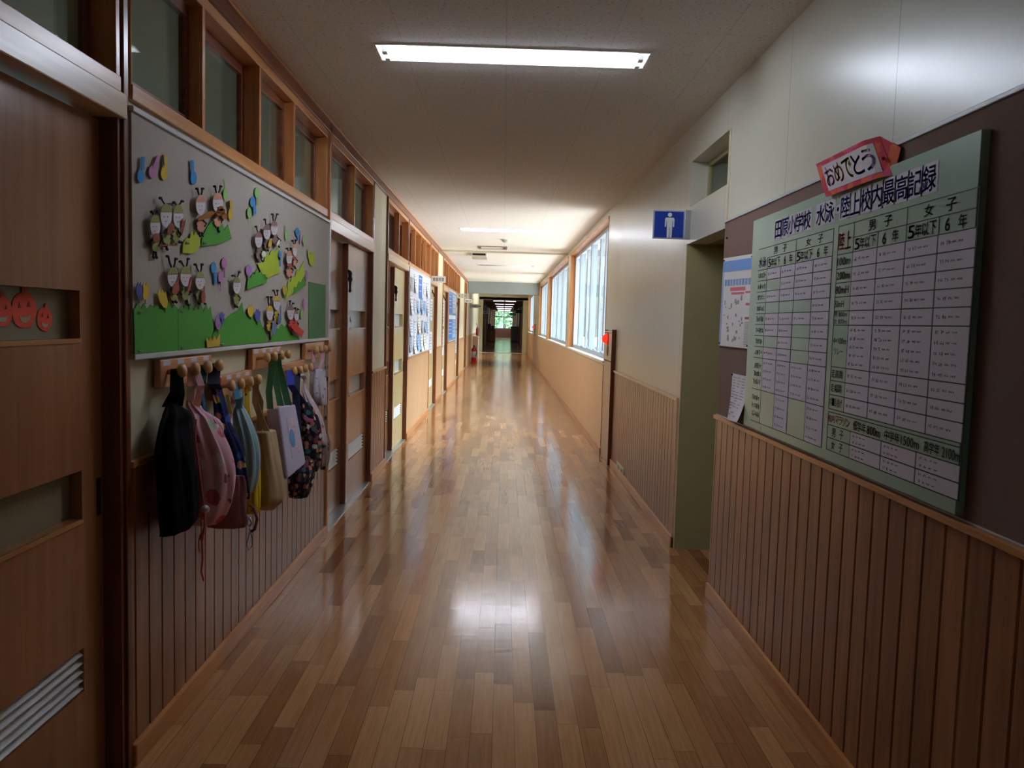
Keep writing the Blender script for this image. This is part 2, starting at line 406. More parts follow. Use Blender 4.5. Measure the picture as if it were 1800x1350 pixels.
# ---- left wall: what stands between which y
# kind: 'board' (transom over solid wall), 'doors', 'solid'
T0, T1 = 2.005, 2.52      # transom opening
SEG = [('doors', YN, 2.385), ('board', 2.405, 5.10), ('doors', 5.14, 6.86), ('solid', 6.86, 7.67), ('doors', 7.69, 9.36), ('board', 9.39, 12.1),
       ('doors', 12.14, 13.5), ('solid', 13.5, 14.75), ('doors', 14.77, 16.1), ('board', 16.14, 18.8), ('doors', 18.84, 20.3), ('solid', 20.3, 22.8), ('doors', 22.82, 24.3), ('solid', 24.3, YF)]
hs = []
for k, a, b in SEG:
    if k == 'board': hs.append((a + .03, b - .02, T0, T1))
    if k == 'doors': hs.append((a, b, 0, 1.96)); hs.append((a + .03, b - .03, T0, T1))
struct('wall_left', MB().holes('x', -1.24, XL - .012, YN, YF, 0, HC, hs), M_creamL)

def planks(y0, y1, x, z0, z1, sgn, W=.0975):
    """vertical boards with a shallow V between, face at x, thickness behind"""
    mb = MB(); y = math.ceil(y0 / W - 1e-6) * W; ys = [y0] + [y + i * W for i in range(int((y1 - y) / W) + 2) if y0 < y + i * W < y1] + [y1]
    for a, b in zip(ys, ys[1:]):
        g = .006; t = .014
        if b - a < .02: g = .001
        pr = [(x - sgn * t, a), (x - sgn * .006, a + .0008), (x, a + g), (x, b - g), (x - sgn * .006, b - .0008), (x - sgn * t, b)]
        mb.prism([(p[0], p[1], z0) for p in pr], (0, 0, z1 - z0))
    return mb
n_trim = [0]
def trim(mb, mat, bevel=.003, name=None):
    n_trim[0] += 1; return struct(f'trim_{n_trim[0]}', mb, mat, bevel=bevel)

for k, a, b in SEG:
    if k in ('board', 'solid') and a < 23:
        o = planks(a, b, XL + .0, .07, .925, 1).build('wall_left_wainscot', M_pine if a < 8 else M_ply, kind='structure')
        trim(MB().box(XL - .01, XL + .014, a, b, .925, .945), M_trim)
        struct('baseboard_left', MB().box(XL - .01, XL + .016, a, b, 0, .07), M_trim, bevel=.004)
struct('baseboard_left', MB().box(XL - .01, XL + .016, 24.3, YF, 0, .07), M_trim)
struct('wall_left_wainscot', MB().box(XL - .011, XL, 24.3, YF, .07, .95), M_ply)
# cornice board along the left ceiling edge
trim(MB().box(XL - .02, XL + .012, YN, 24.3, T1, HC - .018), M_darky)
trim(MB().box(XL - .02, XL + .02, YN, 24.3, HC - .018, HC - .001), M_trim)

# posts at the ends of each section
for y0, y1, x1 in ((2.375, 2.405, XL + .006), (5.10, 5.14, XL + .012), (6.845, 6.88, XL + .004), (7.66, 7.695, XL + .006), (9.35, 9.39, XL + .006), (12.1, 12.14, XL + .01), (13.48, 13.52, XL + .006), (14.73, 14.77, XL + .006), (16.1, 16.14, XL + .006), (18.8, 18.84, XL + .008), (20.28, 20.32, XL + .006), (22.79, 22.83, XL + .006), (24.28, 24.32, XL + .006)):
    trim(MB().box(-1.23, x1, y0, y1, 0, HC - .02), M_dark if y0 < 3 or 6 < y0 < 10 else M_trimz)

# transoms: fixed wooden frame, sashes and panes
def transom(n, a, b, cuts, zb=T0, lit=True):
    root = thing(f'window_{n}', None, None, (XL, (a + b) / 2, zb), kind='structure')
    f = MB().box(XL - .09, XL + .004, a, b, zb, zb + .045).box(XL - .09, XL + .0, a, b, T1 - .04, T1 + .002)
    f.build('window_frame', M_trim, root, bevel=.003)
    ed = [a] + cuts + [b]
    for i, y in enumerate(ed):
        w = .022
        MB().box(XL - .075, XL + .0, y - w if i else y, y + w * .2 if i < len(ed) - 1 else y + .001, zb + .045, T1 - .04).build('mullion', M_trimz, root, bevel=.002)
    for i, (p, q) in enumerate(zip(ed, ed[1:])):
        off = .062 + .022 * (i % 2)
        s = MB().holes('x', XL - off - .012, XL - off + .012, p, q, zb + .045, T1 - .04, [(p + .035, q - .04, zb + .085, T1 - .085)])
        sh = s.build('sash', M_darky, root, bevel=.002)
        MB().box(XL - off - .002, XL - off + .002, p + .035, q - .04, zb + .085, T1 - .085).build('glass_pane', M_glass, sh)
wn = 1
for k, a, b in SEG:
    if k == 'solid': continue
    a_ = max(a, .2)
    L = b - a_
    n = 4 if (k == 'board') else 2
    cuts = [3.02, 3.70, 4.29] if abs(a - 2.405) < .01 else [a_ + L * i / n for i in range(1, n)]
    transom(wn, a_ + .03, b - .02, cuts); wn += 1

# ---- sliding doors
def leaf(root, name, y0, y1, x, mat, slots=True, pane=M_frost, mirror=False, louver=True, t=.036):
    """door leaf with face at x; two slot windows and a louvre"""
    a, b = y0 + .085, y1 - .115
    hs = [(a, b, 1.313, 1.443), (a, b, .812, .948), (a, b, .318, .445)] if slots else ([(a, b, .318, .445)] if louver else [])
    lf = MB().holes('x', x - t, x, y0, y1, .012, 1.925, hs).build(name, mat, root)
    if slots:
        for z0, z1 in ((1.313, 1.443), (.812, .948)):
            MB().box(x - t - .003, x - t + .001, a - .01, b + .01, z0 - .01, z1 + .01).build('slot_pane', pane, lf)
            MB().box(x - .003, x + .004, a, b, z0 - .012, z0).build('slot_sill', M_trim, lf, bevel=.001)
    if louver and hs:
        MB().box(x - t - .004, x - t, a - .005, b + .005, .31, .45).build('louvre_back', M_black, lf)
        for i in range(5):
            z = .323 + i * .0245
            MB().prism([(x - .004, a, z), (x - .002, a, z + .002), (x - t + .004, a, z + .024), (x - t + .002, a, z + .02)], (0, b - a, 0)).build('louvre_slat', M_white, lf)
    MB().box(x - .0005, x + .0015, y1 - .035, y1 - .012, .80, .91).build('finger_pull', M_black, lf)
    return lf
dn = 1
for k, a, b in SEG:
    if k != 'doors': continue
    root = thing(f'door_{dn}', None, None, (XL - .05, (max(a, 0) + b) / 2, 0), kind='structure')
    MB().box(-1.235, XL + .012, max(a, -.5), b, 1.935, T0).build('lintel', M_lintel, root, bevel=.004)
    MB().box(-1.235, XL + .0, max(a, -.5), b, 0, .01).build('door_track', M_alu, root)
    MB().box(-1.235, XL - .003, b - .03, b, .01, 1.935).build('door_jamb', M_dark, root)
    if a > 0: MB().box(-1.235, XL - .003, a, a + .02, .01, 1.935).build('door_jamb', M_dark, root)
    mid = (a + b) / 2
    if dn == 1:
        leaf(root, 'door_leaf', 1.47, 2.353, -1.155, M_door)
        leaf(root, 'rear_door_leaf', .58, 1.52, -1.197, M_door)
    elif dn in (2, 3):
        leaf(root, 'door_leaf', mid - .03, b - .03, -1.137, M_door if dn == 2 else M_doorpale, pane=M_frostw)
        leaf(root, 'rear_door_leaf', a + .02, mid + .03, -1.185, M_door, pane=M_frostw)
        MB().box(-1.178, -1.139, mid - .042, mid - .03, .012, 1.925).build('leaf_edge', M_dark, root)  # shade on the edge turned from the windows, put in as dark wood
    else:
        leaf(root, 'door_leaf', a + .02, b - .03, -1.15, M_doorpale, slots=False)
    dn += 1

# ---- right wall
REC0, REC1 = 4.14, 5.00
struct('wall_right', MB().holes('x', XR, XR + .12, YN, 8.62, 0, HC, [(REC0, REC1, -1, 1.895), (REC0 + .02, REC1 - .02, 2.115, 2.385)]), M_cream)
hw = [(a, b, 1.0, 2.53) for a, b in WINDOWS]
struct('wall_right_far', MB().holes('x', XR2, XR2 + .2, 8.62, YF, 0, HC, hw), M_cream)
# toilet recess
struct('wall_recess', MB().box(XR + .12, 3.1, REC1, REC1 + .1, 0, HC).box(XR + .12, 3.1, REC0 - .1, REC0, 0, HC).box(3.0, 3.1, REC0, REC1, 0, HC), M_olive)
struct('ceiling_recess', MB().box(XR + .12, 3.2, REC0 - .2, REC1 + .2, HC - .002, HC + .05), M_olive)
struct('ceiling_recess', MB().box(XR + .121, 3.0, REC0, REC1, 1.895, 1.96), M_olive)
struct('wall_recess_jamb', MB().box(XR - .004, XR + .3, REC1 - .004, REC1 + .0, 0, 1.895).box(XR - .004, XR + .121, REC0, REC0 + .004, 0, 1.895), M_olive)
trim(MB().box(XR - .006, XR + .004, REC0 - .02, REC0 + .002, 0, 2.385), plain('cream_corner_bead', (226, 214, 176), .5))
trim(MB().box(XR - .006, XR + .004, REC1 - .002, REC1 + .02, 0, 1.895), MATS['cream_corner_bead'])
r = thing('window_20', None, None, (XR, 4.57, 2.115), kind='structure')
MB().holes('x', XR + .10, XR + .125, REC0 + .02, REC1 - .02, 2.115, 2.385, [(REC0 + .06, REC1 - .06, 2.145, 2.355)]).build('window_frame', M_olive, r)
MB().box(XR + .11, XR + .114, REC0 + .06, REC1 - .06, 2.145, 2.355).build('glass_pane', M_glass, r)
# wainscots, caps, baseboards
planks(YN, REC0 - .02, XR - .012, .075, .93, -1).build('wall_right_wainscot', M_pine, kind='structure')
trim(MB().box(XR - .026, XR + .01, YN, REC0 - .02, .93, .95), M_trim)
struct('baseboard_right', MB().box(XR - .026, XR + .01, YN, REC0 - .02, 0, .075), M_trim, bevel=.004)
planks(REC1 + .04, 7.93, XR - .012, .075, .93, -1).build('wall_right_wainscot', M_pine, kind='structure')
trim(MB().box(XR - .024, XR + .01, REC1 + .02, 7.93, .93, .95).box(XR - .02, XR, REC1 + .02, REC1 + .04, 0, .93), M_lintel)
struct('baseboard_right', MB().box(XR - .026, XR + .01, REC1 + .02, 7.93, 0, .075), M_trim, bevel=.004)
m = MB()
for a, b in ((8.62, 13.7), (13.705, 20.1), (20.105, 25.0), (25.0, YF)): m.box(XR2 - .01, XR2, a, b, .07, .965)
struct('wall_right_panelling', m, M_ply, bevel=.002)
struct('baseboard_right', MB().box(XR2 - .018, XR2, 8.62, YF, 0, .07), M_trim)
struct('wall_right_boxing', MB().prism([(XR + .01, 7.9, 1.34), (XR, 7.9, 1.34), (XR2, 8.55, 1.34), (XR2, 8.625, 1.34), (XR + .01, 8.625, 1.34)], (0, 0, HC - 1.341)), M_cream)

# windows on the right: wooden lining, silver sashes, sill
for i, (a, b) in enumerate(WINDOWS):
    root = thing(f'window_{30 + i}', None, None, (XR2, (a + b) / 2, 1.0), kind='structure')
    MB().box(XR2 - .004, XR2 + .2, b - .02, b, 1.0, 2.53).box(XR2 - .004, XR2 + .2, a, a + .02, 1.0, 2.53).build('jamb_lining', M_trimz, root)
    MB().box(XR2 - .008, XR2 + .2, a, b, 2.5, 2.53).build('head_lining', M_trim, root)
    MB().box(XR2 - .02, XR2 + .2, a, b, .985, 1.01).build('window_sill', M_white, root, bevel=.003)
    n = max(4, round((b - a) / .75)); X = XR2 + .075
    MB().holes('x', X, X + .08, a + .02, b - .02, 1.01, 2.5, [(a + .06, b - .06, 1.06, 2.45)]).build('sash_frame', M_sash, root)
    for j in range(n):
        p, q = a + .06 + (b - a - .12) * j / n, a + .06 + (b - a - .12) * (j + 1) / n
        if j: MB().box(X + (.0 if j % 2 else .03), X + .08, p - .05, p + .05, 1.06, 2.45).build('stile', M_sash, root, bevel=.003)
        MB().box(X + .04, X + .044, p + .02, q - .02, 1.06, 2.45).build('glass_pane', M_wglass, root)
        if j: MB().box(X - .03, X + .0, p - .1, p - .02, 1.06, 1.085).build('sash_latch', M_alu, root, bevel=.003)

# beams, bands and the far passage
struct('beam', MB().box(XL - .0, XR2 + .0, 25.05, 25.35, 2.24, HC - .001), M_grey)
trim(MB().box(XL - .01, XR2, 14.15, 14.2, HC - .03, HC - .001), plain('cream_band', (214, 206, 186), .6))
struct('wall_passage', MB().box(-1.3, -.94, YF, YF + .3, 0, HC).box(.87, 1.3, YF, YF + .3, 0, HC).box(-.94, .87, YF, YF + .3, 2.40, HC), plain('cream_pier', (218, 208, 170), .5))
struct('floor_strip', MB().box(-1.05, 1.05, YF - .75, YF - .1, 0, .004), plain('pale_threshold', (225, 226, 224), .3))
M_farw = wood('brown_far_boards', (140, 88, 62), (176, 120, 86), 'z', .35, .5, plank=(1, .3))
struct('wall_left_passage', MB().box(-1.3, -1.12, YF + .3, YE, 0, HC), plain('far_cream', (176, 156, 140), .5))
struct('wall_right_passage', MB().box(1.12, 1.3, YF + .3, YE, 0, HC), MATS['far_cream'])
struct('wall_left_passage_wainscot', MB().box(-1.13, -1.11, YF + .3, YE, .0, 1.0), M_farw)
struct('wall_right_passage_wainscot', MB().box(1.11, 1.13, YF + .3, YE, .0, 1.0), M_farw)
for i, (s, y) in enumerate([(s, y) for y in (40, 44, 49, 54, 60, 66) for s in (-1, 1)]):
    trim(MB().box(min(s * 1.12, s * 1.04), max(s * 1.12, s * 1.04), y, y + .5, 0, 2.39), M_dark if (i // 2) % 2 else MATS['cream_pier'])
struct('wall_end', MB().holes('y', YE, YE + .15, -1.3, 1.3, 0, HC, [(-.79, .83, .80, 2.34)]), plain('pinkish_end_wall', (190, 160, 140), .6))
r = thing('window_40', None, None, (0, YE, .8), kind='structure')
MB().holes('y', YE + .03, YE + .1, -.79, .83, .80, 2.34, [(-.755, -.01, .83, 1.80), (.04, .795, .83, 1.80), (-.755, -.01, 1.88, 2.31), (.04, .795, 1.88, 2.31)]).build('window_frame', plain('dark_sash', (70, 84, 78), .5), r)
MB().box(-.76, .8, YE + .06, YE + .066, .83, 2.31).build('glass_pane', M_wglass, r)

# ================================================================== CEILING THINGS
def ceiling_light(y, lit, label):
    t = thing('ceiling_light', label, 'ceiling light', (.01, y, HC), 'recessed fluorescent ceiling lights')
    x0, x1, y0, y1 = -.6, .62, y - .105, y + .105
    m = MB(); k = .004
    a = [(x0, y0, HC), (x1, y0, HC), (x1, y1, HC), (x0, y1, HC)]; b = [(x0 + .03, y0 + .03, HC + .06), (x1 - .03, y0 + .03, HC + .06), (x1 - .03, y1 - .03, HC + .06), (x0 + .03, y1 - .03, HC + .06)]
    m.add(a + b, [(0, 1, 5, 4), (1, 2, 6, 5), (2, 3, 7, 6), (3, 0, 4, 7), (4, 5, 6, 7)])
    tray = m.build('reflector_tray', M_white, t)
    m = MB().box(x0 - .012, x1 + .012, y0 - .012, y0, HC - .004, HC + .004).box(x0 - .012, x1 + .012, y1, y1 + .012, HC - .004, HC + .004).box(x0 - .012, x0, y0, y1, HC - .004, HC + .004).box(x1, x1 + .012, y0, y1, HC - .004, HC + .004)
    m.build('trim_frame', M_white, t)
    tm = M_tube if y < 5 else M_tubefar if lit else M_tubeoff
    for dy in (-.045, .045):
        MB().tube([(x0 + .05, y + dy, HC - .002), (x1 - .05, y + dy, HC - .002)], .015, 10).build('tube', tm, t, smooth=True)
        for xx in (x0 + .035, x1 - .035):
            MB().box(xx - .012, xx + .012, y + dy - .02, y + dy + .02, HC - .02, HC + .055).build('lamp_holder', M_white, tray, bevel=.003)
ceiling_light(3.815, True, 'lit fluorescent ceiling light nearest the camera, above the ant bulletin board')
ceiling_light(10.87, True, 'lit fluorescent ceiling light beside the first tall window')
ceiling_light(17.55, False, 'unlit fluorescent ceiling light beyond the dark ceiling vent')
for i, (y, nm) in enumerate([(38.6, 'first'), (45.4, 'second'), (52.2, 'third'), (59.4, 'fourth'), (66.2, 'fifth'), (71.6, 'sixth')]):
    t = thing('ceiling_light', f'lit surface ceiling light of the far passage, {nm} past the cream piers', 'ceiling light', (0, y, 2.39), 'surface ceiling lights of the far passage')
    MB().prism([(-.5, y - .13, 2.39), (-.5, y + .13, 2.39), (-.5, y + .13, 2.378), (-.5, y - .13, 2.378)], (1.06, 0, 0)).build('housing', M_white, t)
    for s in (-1, 1): MB().box(*sorted((.03 + s * .04, .03 + s * .52)), y - .11, y + .11, 2.366, 2.3785).build('diffuser', M_tubepass, t)
for x, y, nm in ((-4.2, 3.2, 'first classroom behind the ant board'), (-4.2, 6.0, 'first classroom behind the doors'), (-4.2, 10.6, 'second classroom behind the notice board'), (-4.2, 17.5, 'third classroom behind the blue poster')):  # unseen lamps added to brighten the rooms behind the transom panes
    t = thing('ceiling_light', f'fluorescent ceiling light added to light the {nm}', 'ceiling light', (x, y, HC - .05), 'added classroom ceiling lights')
    MB().prism([(x - .6, y - .1, HC), (x - .6, y + .1, HC), (x - .6, y + .03, HC - .05), (x - .6, y - .03, HC - .05)], (1.2, 0, 0)).build('housing', M_white, t)
    MB().tube([(x - .58, y, HC - .08), (x + .58, y, HC - .08)], .016, 8).build('tube', M_tuberoom, t, smooth=True)
M_plast = plain('off_white_plastic', (206, 202, 192), .5)

t = thing('smoke_detector', 'round smoke detector on the ceiling beyond the second lamp', 'smoke detector', (0, 12.09, HC - .045))
MB().lathe((0, 12.09, HC), (0, 0, -1), [(0, .06), (.015, .062), (.03, .05), (.045, .028), (.047, 0)], 20).build('detector_head', plain('grey_detector', (180, 176, 168), .5), t, smooth=True)
MB().lathe((0, 12.09, HC), (0, 0, -1), [(-.002, .075), (.008, .075), (.01, .07)], 20).build('detector_base', M_plast, t)
t = thing('ceiling_hatch', 'square inspection hatch with dark catches in the ceiling', 'ceiling hatch', (-.21, 13.44, HC))
MB().box(-.43, .015, 13.22, 13.66, HC - .006, HC + .0).build('hatch_door', plain('hatch_board', (214, 206, 196), .7), t)
f = MB()
for q in ((-.445, -.43, 13.2, 13.68), (.015, .03, 13.2, 13.68), (-.43, .015, 13.2, 13.22), (-.43, .015, 13.66, 13.68)): f.box(*q, HC - .012, HC)
f.build('hatch_frame', plain('hatch_edge', (150, 142, 134), .5, metallic=.3), t)
for xx in (-.42, -.015): MB().box(xx - .02, xx + .02, 13.3, 13.58, HC - .02, HC - .006).build('catch', plain('grey_catch', (110, 106, 102), .5), t)
t = thing('ceiling_vent', 'dark ceiling vent with a pale hanging lip past the hatch', 'ceiling vent', (-.45, 14.8, HC - .08))
MB().box(-.6, -.33, 14.55, 15.0, HC - .05, HC).build('vent_body', M_plast, t, bevel=.006)
MB().box(-.58, -.35, 14.545, 14.55, HC - .045, HC - .012).build('vent_opening', M_black, t)
MB().box(-.6, -.33, 15.0, 15.2, HC - .075, HC - .05).build('vent_lip', M_plast, t, bevel=.005)

# ================================================================== LEFT BULLETIN BOARD AND ITS PAPER CUT-OUTS
M_paperw = plain('white_paper', (226, 218, 222), .8, vary=.03)
def paper(name, c): return plain(name, c, .8, .2, .05, 20)
P_blue, P_sky = paper('blue_paper', (70, 148, 212)), paper('sky_paper', (74, 150, 205))
P_pink, P_yel = paper('pink_paper', (204, 140, 190)), paper('yellow_paper', (222, 186, 62))
P_lime, P_pale = paper('lime_paper', (180, 196, 62)), paper('pale_green_paper', (156, 200, 126))
P_green, P_dkgreen = paper('green_paper', (84, 156, 62)), paper('moss_sheet_paper', (92, 136, 88))
P_purple, P_indigo = paper('purple_paper', (172, 132, 190)), paper('indigo_paper', (96, 98, 170))
P_oliv, P_salmon = paper('olive_paper', (152, 156, 92)), paper('salmon_paper', (220, 156, 132))
P_brown, P_red = paper('taupe_paper', (140, 112, 104)), paper('red_paper', (212, 74, 62))
P_gold, P_rust, P_violin = paper('gold_paper', (206, 172, 70)), paper('horn_brown_paper', (150, 92, 34)), paper('rust_paper', (164, 86, 66))
P_steel = paper('blue_grey_paper', (112, 132, 176))

t = thing('bulletin_board', 'grey felt bulletin board covered with paper ant musicians and grass', 'bulletin board', (XL, 3.73, 1.252), )
MB().box(XL - .012, XL + .012, 2.408, 5.068, 1.262, 1.966).build('felt_panel', M_boardcloth, t)
f = MB()
for q in ((2.405, 5.075, 1.966, 1.982), (2.405, 5.075, 1.248, 1.264)): f.box(XL - .012, XL + .02, q[0], q[1], q[2], q[3])
f.box(XL - .012, XL + .02, 5.066, 5.078, 1.264, 1.966)
f.build('board_frame', plain('white_board_frame', (206, 204, 206), .4), t, bevel=.002)
XB = XL + .012
def z2(x, y): return (220 + x / 4.822, 180 + y / 4.822)
def z3(x, y): return (220 + x / 4.822, 400 + y / 4.822)
def on_board(Z, pts, off): return [on_x(*Z(x, y), XB + off) for x, y in pts]
def oval(cx, cy, rx, ry, n=20, a=0):
    ca, sa = math.cos(a), math.sin(a)
    return [(cx + rx * math.cos(q) * ca - ry * math.sin(q) * sa, cy + rx * math.cos(q) * sa + ry * math.sin(q) * ca) for q in (2 * math.pi * i / n for i in range(n))]
def cut(mb, Z, pts, off=.004, th=.0016, m=0): return mb.prism(on_board(Z, pts, off), (th, 0, 0), m)

def note(Z, label, mat, c, rx, ry, stem, sw=12, flag=None):
    """music-note cut-out: an oval head and a stem"""
    root_p = on_x(*Z(*c), XB)
    t = thing('paper_note', label, 'paper cut-out', root_p, 'paper music notes on the ant board')
    cut(MB(), Z, oval(*c, rx, ry), .006).build('note_head', mat, t)
    (x0, y0), (x1, y1) = stem
    m = cut(MB(), Z, [(x0 - sw / 2, y0), (x1 - sw / 2, y1), (x1 + sw / 2, y1), (x0 + sw / 2, y0)], .0075)
    m.build('note_stem', mat, t)
    if flag: cut(MB(), Z, flag, .009).build('note_flag', M_black, t)
note(z2, 'blue paper note at the top corner by the near doorpost', P_blue, (130, 625), 30, 58, ((148, 575), (150, 460)), 26)
note(z2, 'pink paper note leaning right between the top blue and yellow notes', P_pink, (233, 590), 36, 55, ((245, 560), (285, 448)), 34)
note(z2, 'yellow paper note with black mark beside the leaning pink one', P_yel, (328, 600), 27, 58, ((337, 555), (337, 445)), 24, [(312, 445), (324, 445), (330, 535), (322, 520)])
note(z2, 'blue paper note alone above the pair of pink ants', P_blue, (578, 640), 25, 60, ((570, 600), (567, 490)), 22)
note(z2, 'pale green paper note beside the pink ant with the guitar', P_pale, (846, 780), 19, 52, ((842, 730), (832, 650)), 8)
note(z2, 'yellow paper note right of the brown guitar', P_yel, (890, 950), 17, 50, ((892, 905), (892, 828)), 24, [(875, 835), (883, 835), (886, 895), (879, 885)])
note(z2, 'pale green paper note touching the blue note with hanging stem', P_pale, (1116, 765), 19, 46, ((1122, 805), (1124, 870)), 8)
note(z2, 'blue paper note with hanging stem under the board frame', P_sky, (1080, 845), 22, 45, ((1096, 880), (1098, 952)), 22)
note(z2, 'pale green paper note hanging left of the blue hanging one', P_pale, (1050, 935), 17, 46, ((1060, 975), (1064, 1030)), 7)
note(z2, 'pale green paper note with a dark thin stem above three brown ants', P_pale, (1366, 1130), 13, 40, ((1360, 1095), (1356, 1045)), 6)
note(z2, 'small blue paper note near the far end of the board', P_sky, (1457, 1098), 16, 36, ((1464, 1130), (1467, 1168)), 12)
note(z2, 'thin pink paper note near the far end of the board', P_pink, (1484, 1160), 6, 42, ((1484, 1120), (1482, 1085)), 5)
note(z2, 'thin pale green paper note near the far end of the board', P_pale, (1511, 1165), 8, 36, ((1513, 1195), (1515, 1222)), 5)
note(z3, 'blue paper note with long tail in the middle of the board', P_sky, (748, 340), 21, 50, ((762, 380), (766, 480)), 24)
note(z3, 'pink paper note on a brown stem, upper of the middle pair', P_pink, (838, 300), 22, 48, ((840, 340), (840, 422)), 7)
note(z3, 'pink paper note hanging below the other middle pink note', P_pink, (808, 418), 22, 50, ((808, 460), (807, 540)), 6)
note(z3, 'purple paper note rising out of the middle green tuft', P_purple, (1046, 362), 25, 48, ((1046, 405), (1046, 440)), 12)
note(z3, 'blue paper note tucked behind the lime tuft', P_sky, (1306, 235), 15, 44, ((1310, 275), (1312, 330)), 16)
note(z3, 'purple paper sliver at the far edge of the green tuft', P_purple, (1534, 402), 10, 40, ((1534, 435), (1536, 455)), 6)
note(z3, 'pink paper note above the red trumpet', P_pink, (1514, 640), 8, 36, ((1514, 670), (1516, 708)), 5)
note(z3, 'pale green paper note beside the red trumpet', P_pale, (1494, 735), 10, 42, ((1494, 700), (1492, 650)), 5)
note(z3, 'lime paper note with an outlined stem by the far frame', P_lime, (1582, 268), 26, 56, ((1558, 255), (1552, 190)), 14)

def tulip(Z, label, mat, c, rx, ry, lean=0):
    t = thing('paper_tulip', label, 'paper cut-out', on_x(*Z(*c), XB), 'paper tulips on the ant board')
    x, y = c
    pts = [(x - rx, y - ry * .35), (x - rx * .45, y - ry), (x - rx * .1, y - ry * .6), (x + rx * .25, y - ry), (x + rx * .55, y - ry * .55), (x + rx, y - ry * .7), (x + rx * .95, y + ry * .3), (x + rx * .35, y + ry), (x - rx * .4, y + ry * .95), (x - rx, y + ry * .35)]
    pts = [(px + lean * (py - y), py) for px, py in pts]
    cut(MB(), Z, pts, .010).build('petals', mat, t)
    cut(MB(), Z, [(x - 3 + lean * ry, y + ry * .8), (x + 3 + lean * ry, y + ry * .8), (x + 3 + lean * ry, y + ry * 1.5), (x - 3 + lean * ry, y + ry * 1.5)], .005).build('stalk', P_green, t)
tulip(z3, 'purple paper tulip over the near end of the grass', P_indigo, (120, 535), 30, 72)
tulip(z3, 'yellow paper tulip beside the purple tulip at the near end', P_yel, (170, 540), 30, 72)
tulip(z3, 'yellow paper tulip leaning at the feet of three green ants', P_yel, (318, 600), 36, 82, .25)
tulip(z3, 'pink paper tulip in the gap of the grass', P_purple, (788, 805), 25, 62)
tulip(z3, 'indigo paper tulip behind the pink tulip in the gap', P_indigo, (818, 765), 20, 50)
tulip(z3, 'yellow paper tulip over the middle grass beside the indigo one', P_yel, (1062, 705), 25, 52)
tulip(z3, 'indigo paper tulip over the middle grass beside the yellow one', P_indigo, (1122, 745), 22, 55)
tulip(z3, 'small yellow and blue paper tulip left of the far lime tuft', P_gold, (1352, 530), 18, 42)

def grass(Z, label, mat, pts, off=.003, pins=()):
    t = thing('paper_grass', label, 'paper cut-out', on_x(*Z(*pts[0]), XB), 'paper grass on the ant board', kind='thing')
    cut(MB(), Z, pts, off).build('grass_sheet', mat, t)
    for p in pins:
        c = on_x(*Z(*p), XB + off + .002)
        MB().lathe(c, (1, 0, 0), [(0, .004), (.004, .0045), (.006, .002), (.011, .003), (.012, 0)], 8).build('clear_pin', plain('clear_pin_plastic', (215, 222, 220), .1, .8), t, smooth=True)
def tufts(x0, x1, y0, y1, n, amp, seed):
    r = random.Random(seed); o = []
    for i in range(n):
        f = i / n; x = x0 + (x1 - x0) * f; y = y0 + (y1 - y0) * f; w = (x1 - x0) / n
        o += [(x, y + r.uniform(.1, .5) * amp), (x + w * r.uniform(.35, .65), y - amp * r.uniform(.3, 1.0))]
    return o
grass(z3, 'large green paper grass block at the near end of the board', P_green, [(80, 1080), (68, 690)] + tufts(78, 445, 680, 660, 7, 60, 1) + [(445, 690), (445, 1045)], .003, [(110, 722), (115, 1050)])
grass(z3, 'green paper grass block under the three green ants', P_green, [(448, 1045), (445, 690)] + tufts(450, 745, 680, 690, 7, 60, 2) + [(748, 860), (700, 1018)], .004, [(475, 712), (475, 1022)])
grass(z3, 'green paper grass slope with a tall spike under the lone ant', P_green, [(700, 1015), (760, 870), (850, 770), (905, 725), (955, 700), (990, 635), (1000, 710), (1030, 750), (1060, 710), (1085, 770), (1125, 740), (1150, 800), (1165, 860), (1178, 850), (1190, 900), (1200, 972)], .003, [(808, 990)])
grass(z3, 'narrow green paper grass below the yellow and red ants', P_green, [(1212, 968), (1240, 930), (1270, 850), (1300, 860), (1325, 815), (1350, 840), (1370, 815), (1385, 880), (1420, 905), (1470, 935), (1478, 952)], .003)
grass(z2, 'dark green paper grass under the two pink ants', P_green, [(638, 1222), (650, 1150), (690, 1060), (735, 1005), (760, 1040), (790, 1060), (815, 1010), (838, 1085), (870, 1035), (884, 1100), (900, 1155), (770, 1205)], .004, [(665, 1195)])
grass(z2, 'lime paper tuft left of the dark green grass', P_lime, [(482, 1275), (490, 1190), (520, 1150), (545, 1155), (562, 1085), (580, 1130), (600, 1090), (605, 1130), (632, 1120), (632, 1215), (605, 1262), (560, 1282)], .006, [(515, 1192)])
grass(z3, 'big lime paper tuft under the three brown ants', P_lime, [(1120, 310), (1175, 290), (1195, 220), (1220, 235), (1240, 185), (1262, 210), (1300, 165), (1298, 240), (1322, 275), (1300, 320), (1308, 385), (1250, 405), (1205, 430), (1150, 380)], .006)
grass(z3, 'green paper tuft in front of the big lime tuft', P_green, [(1028, 525), (1035, 460), (1048, 415), (1062, 430), (1080, 380), (1095, 400), (1112, 350), (1125, 385), (1150, 370), (1165, 400), (1188, 395), (1195, 468)], .008)
grass(z3, 'tall lime paper tuft under the pink ant drummers', P_lime, [(1355, 615), (1375, 530), (1378, 450), (1400, 465), (1415, 410), (1440, 420), (1455, 350), (1470, 370), (1512, 285), (1505, 350), (1530, 375), (1500, 450), (1420, 550)], .005)
grass(z3, 'green paper tuft overlapping the tall lime tuft', P_green, [(1418, 572), (1432, 500), (1450, 510), (1470, 455), (1485, 470), (1515, 415), (1528, 490)], .007)
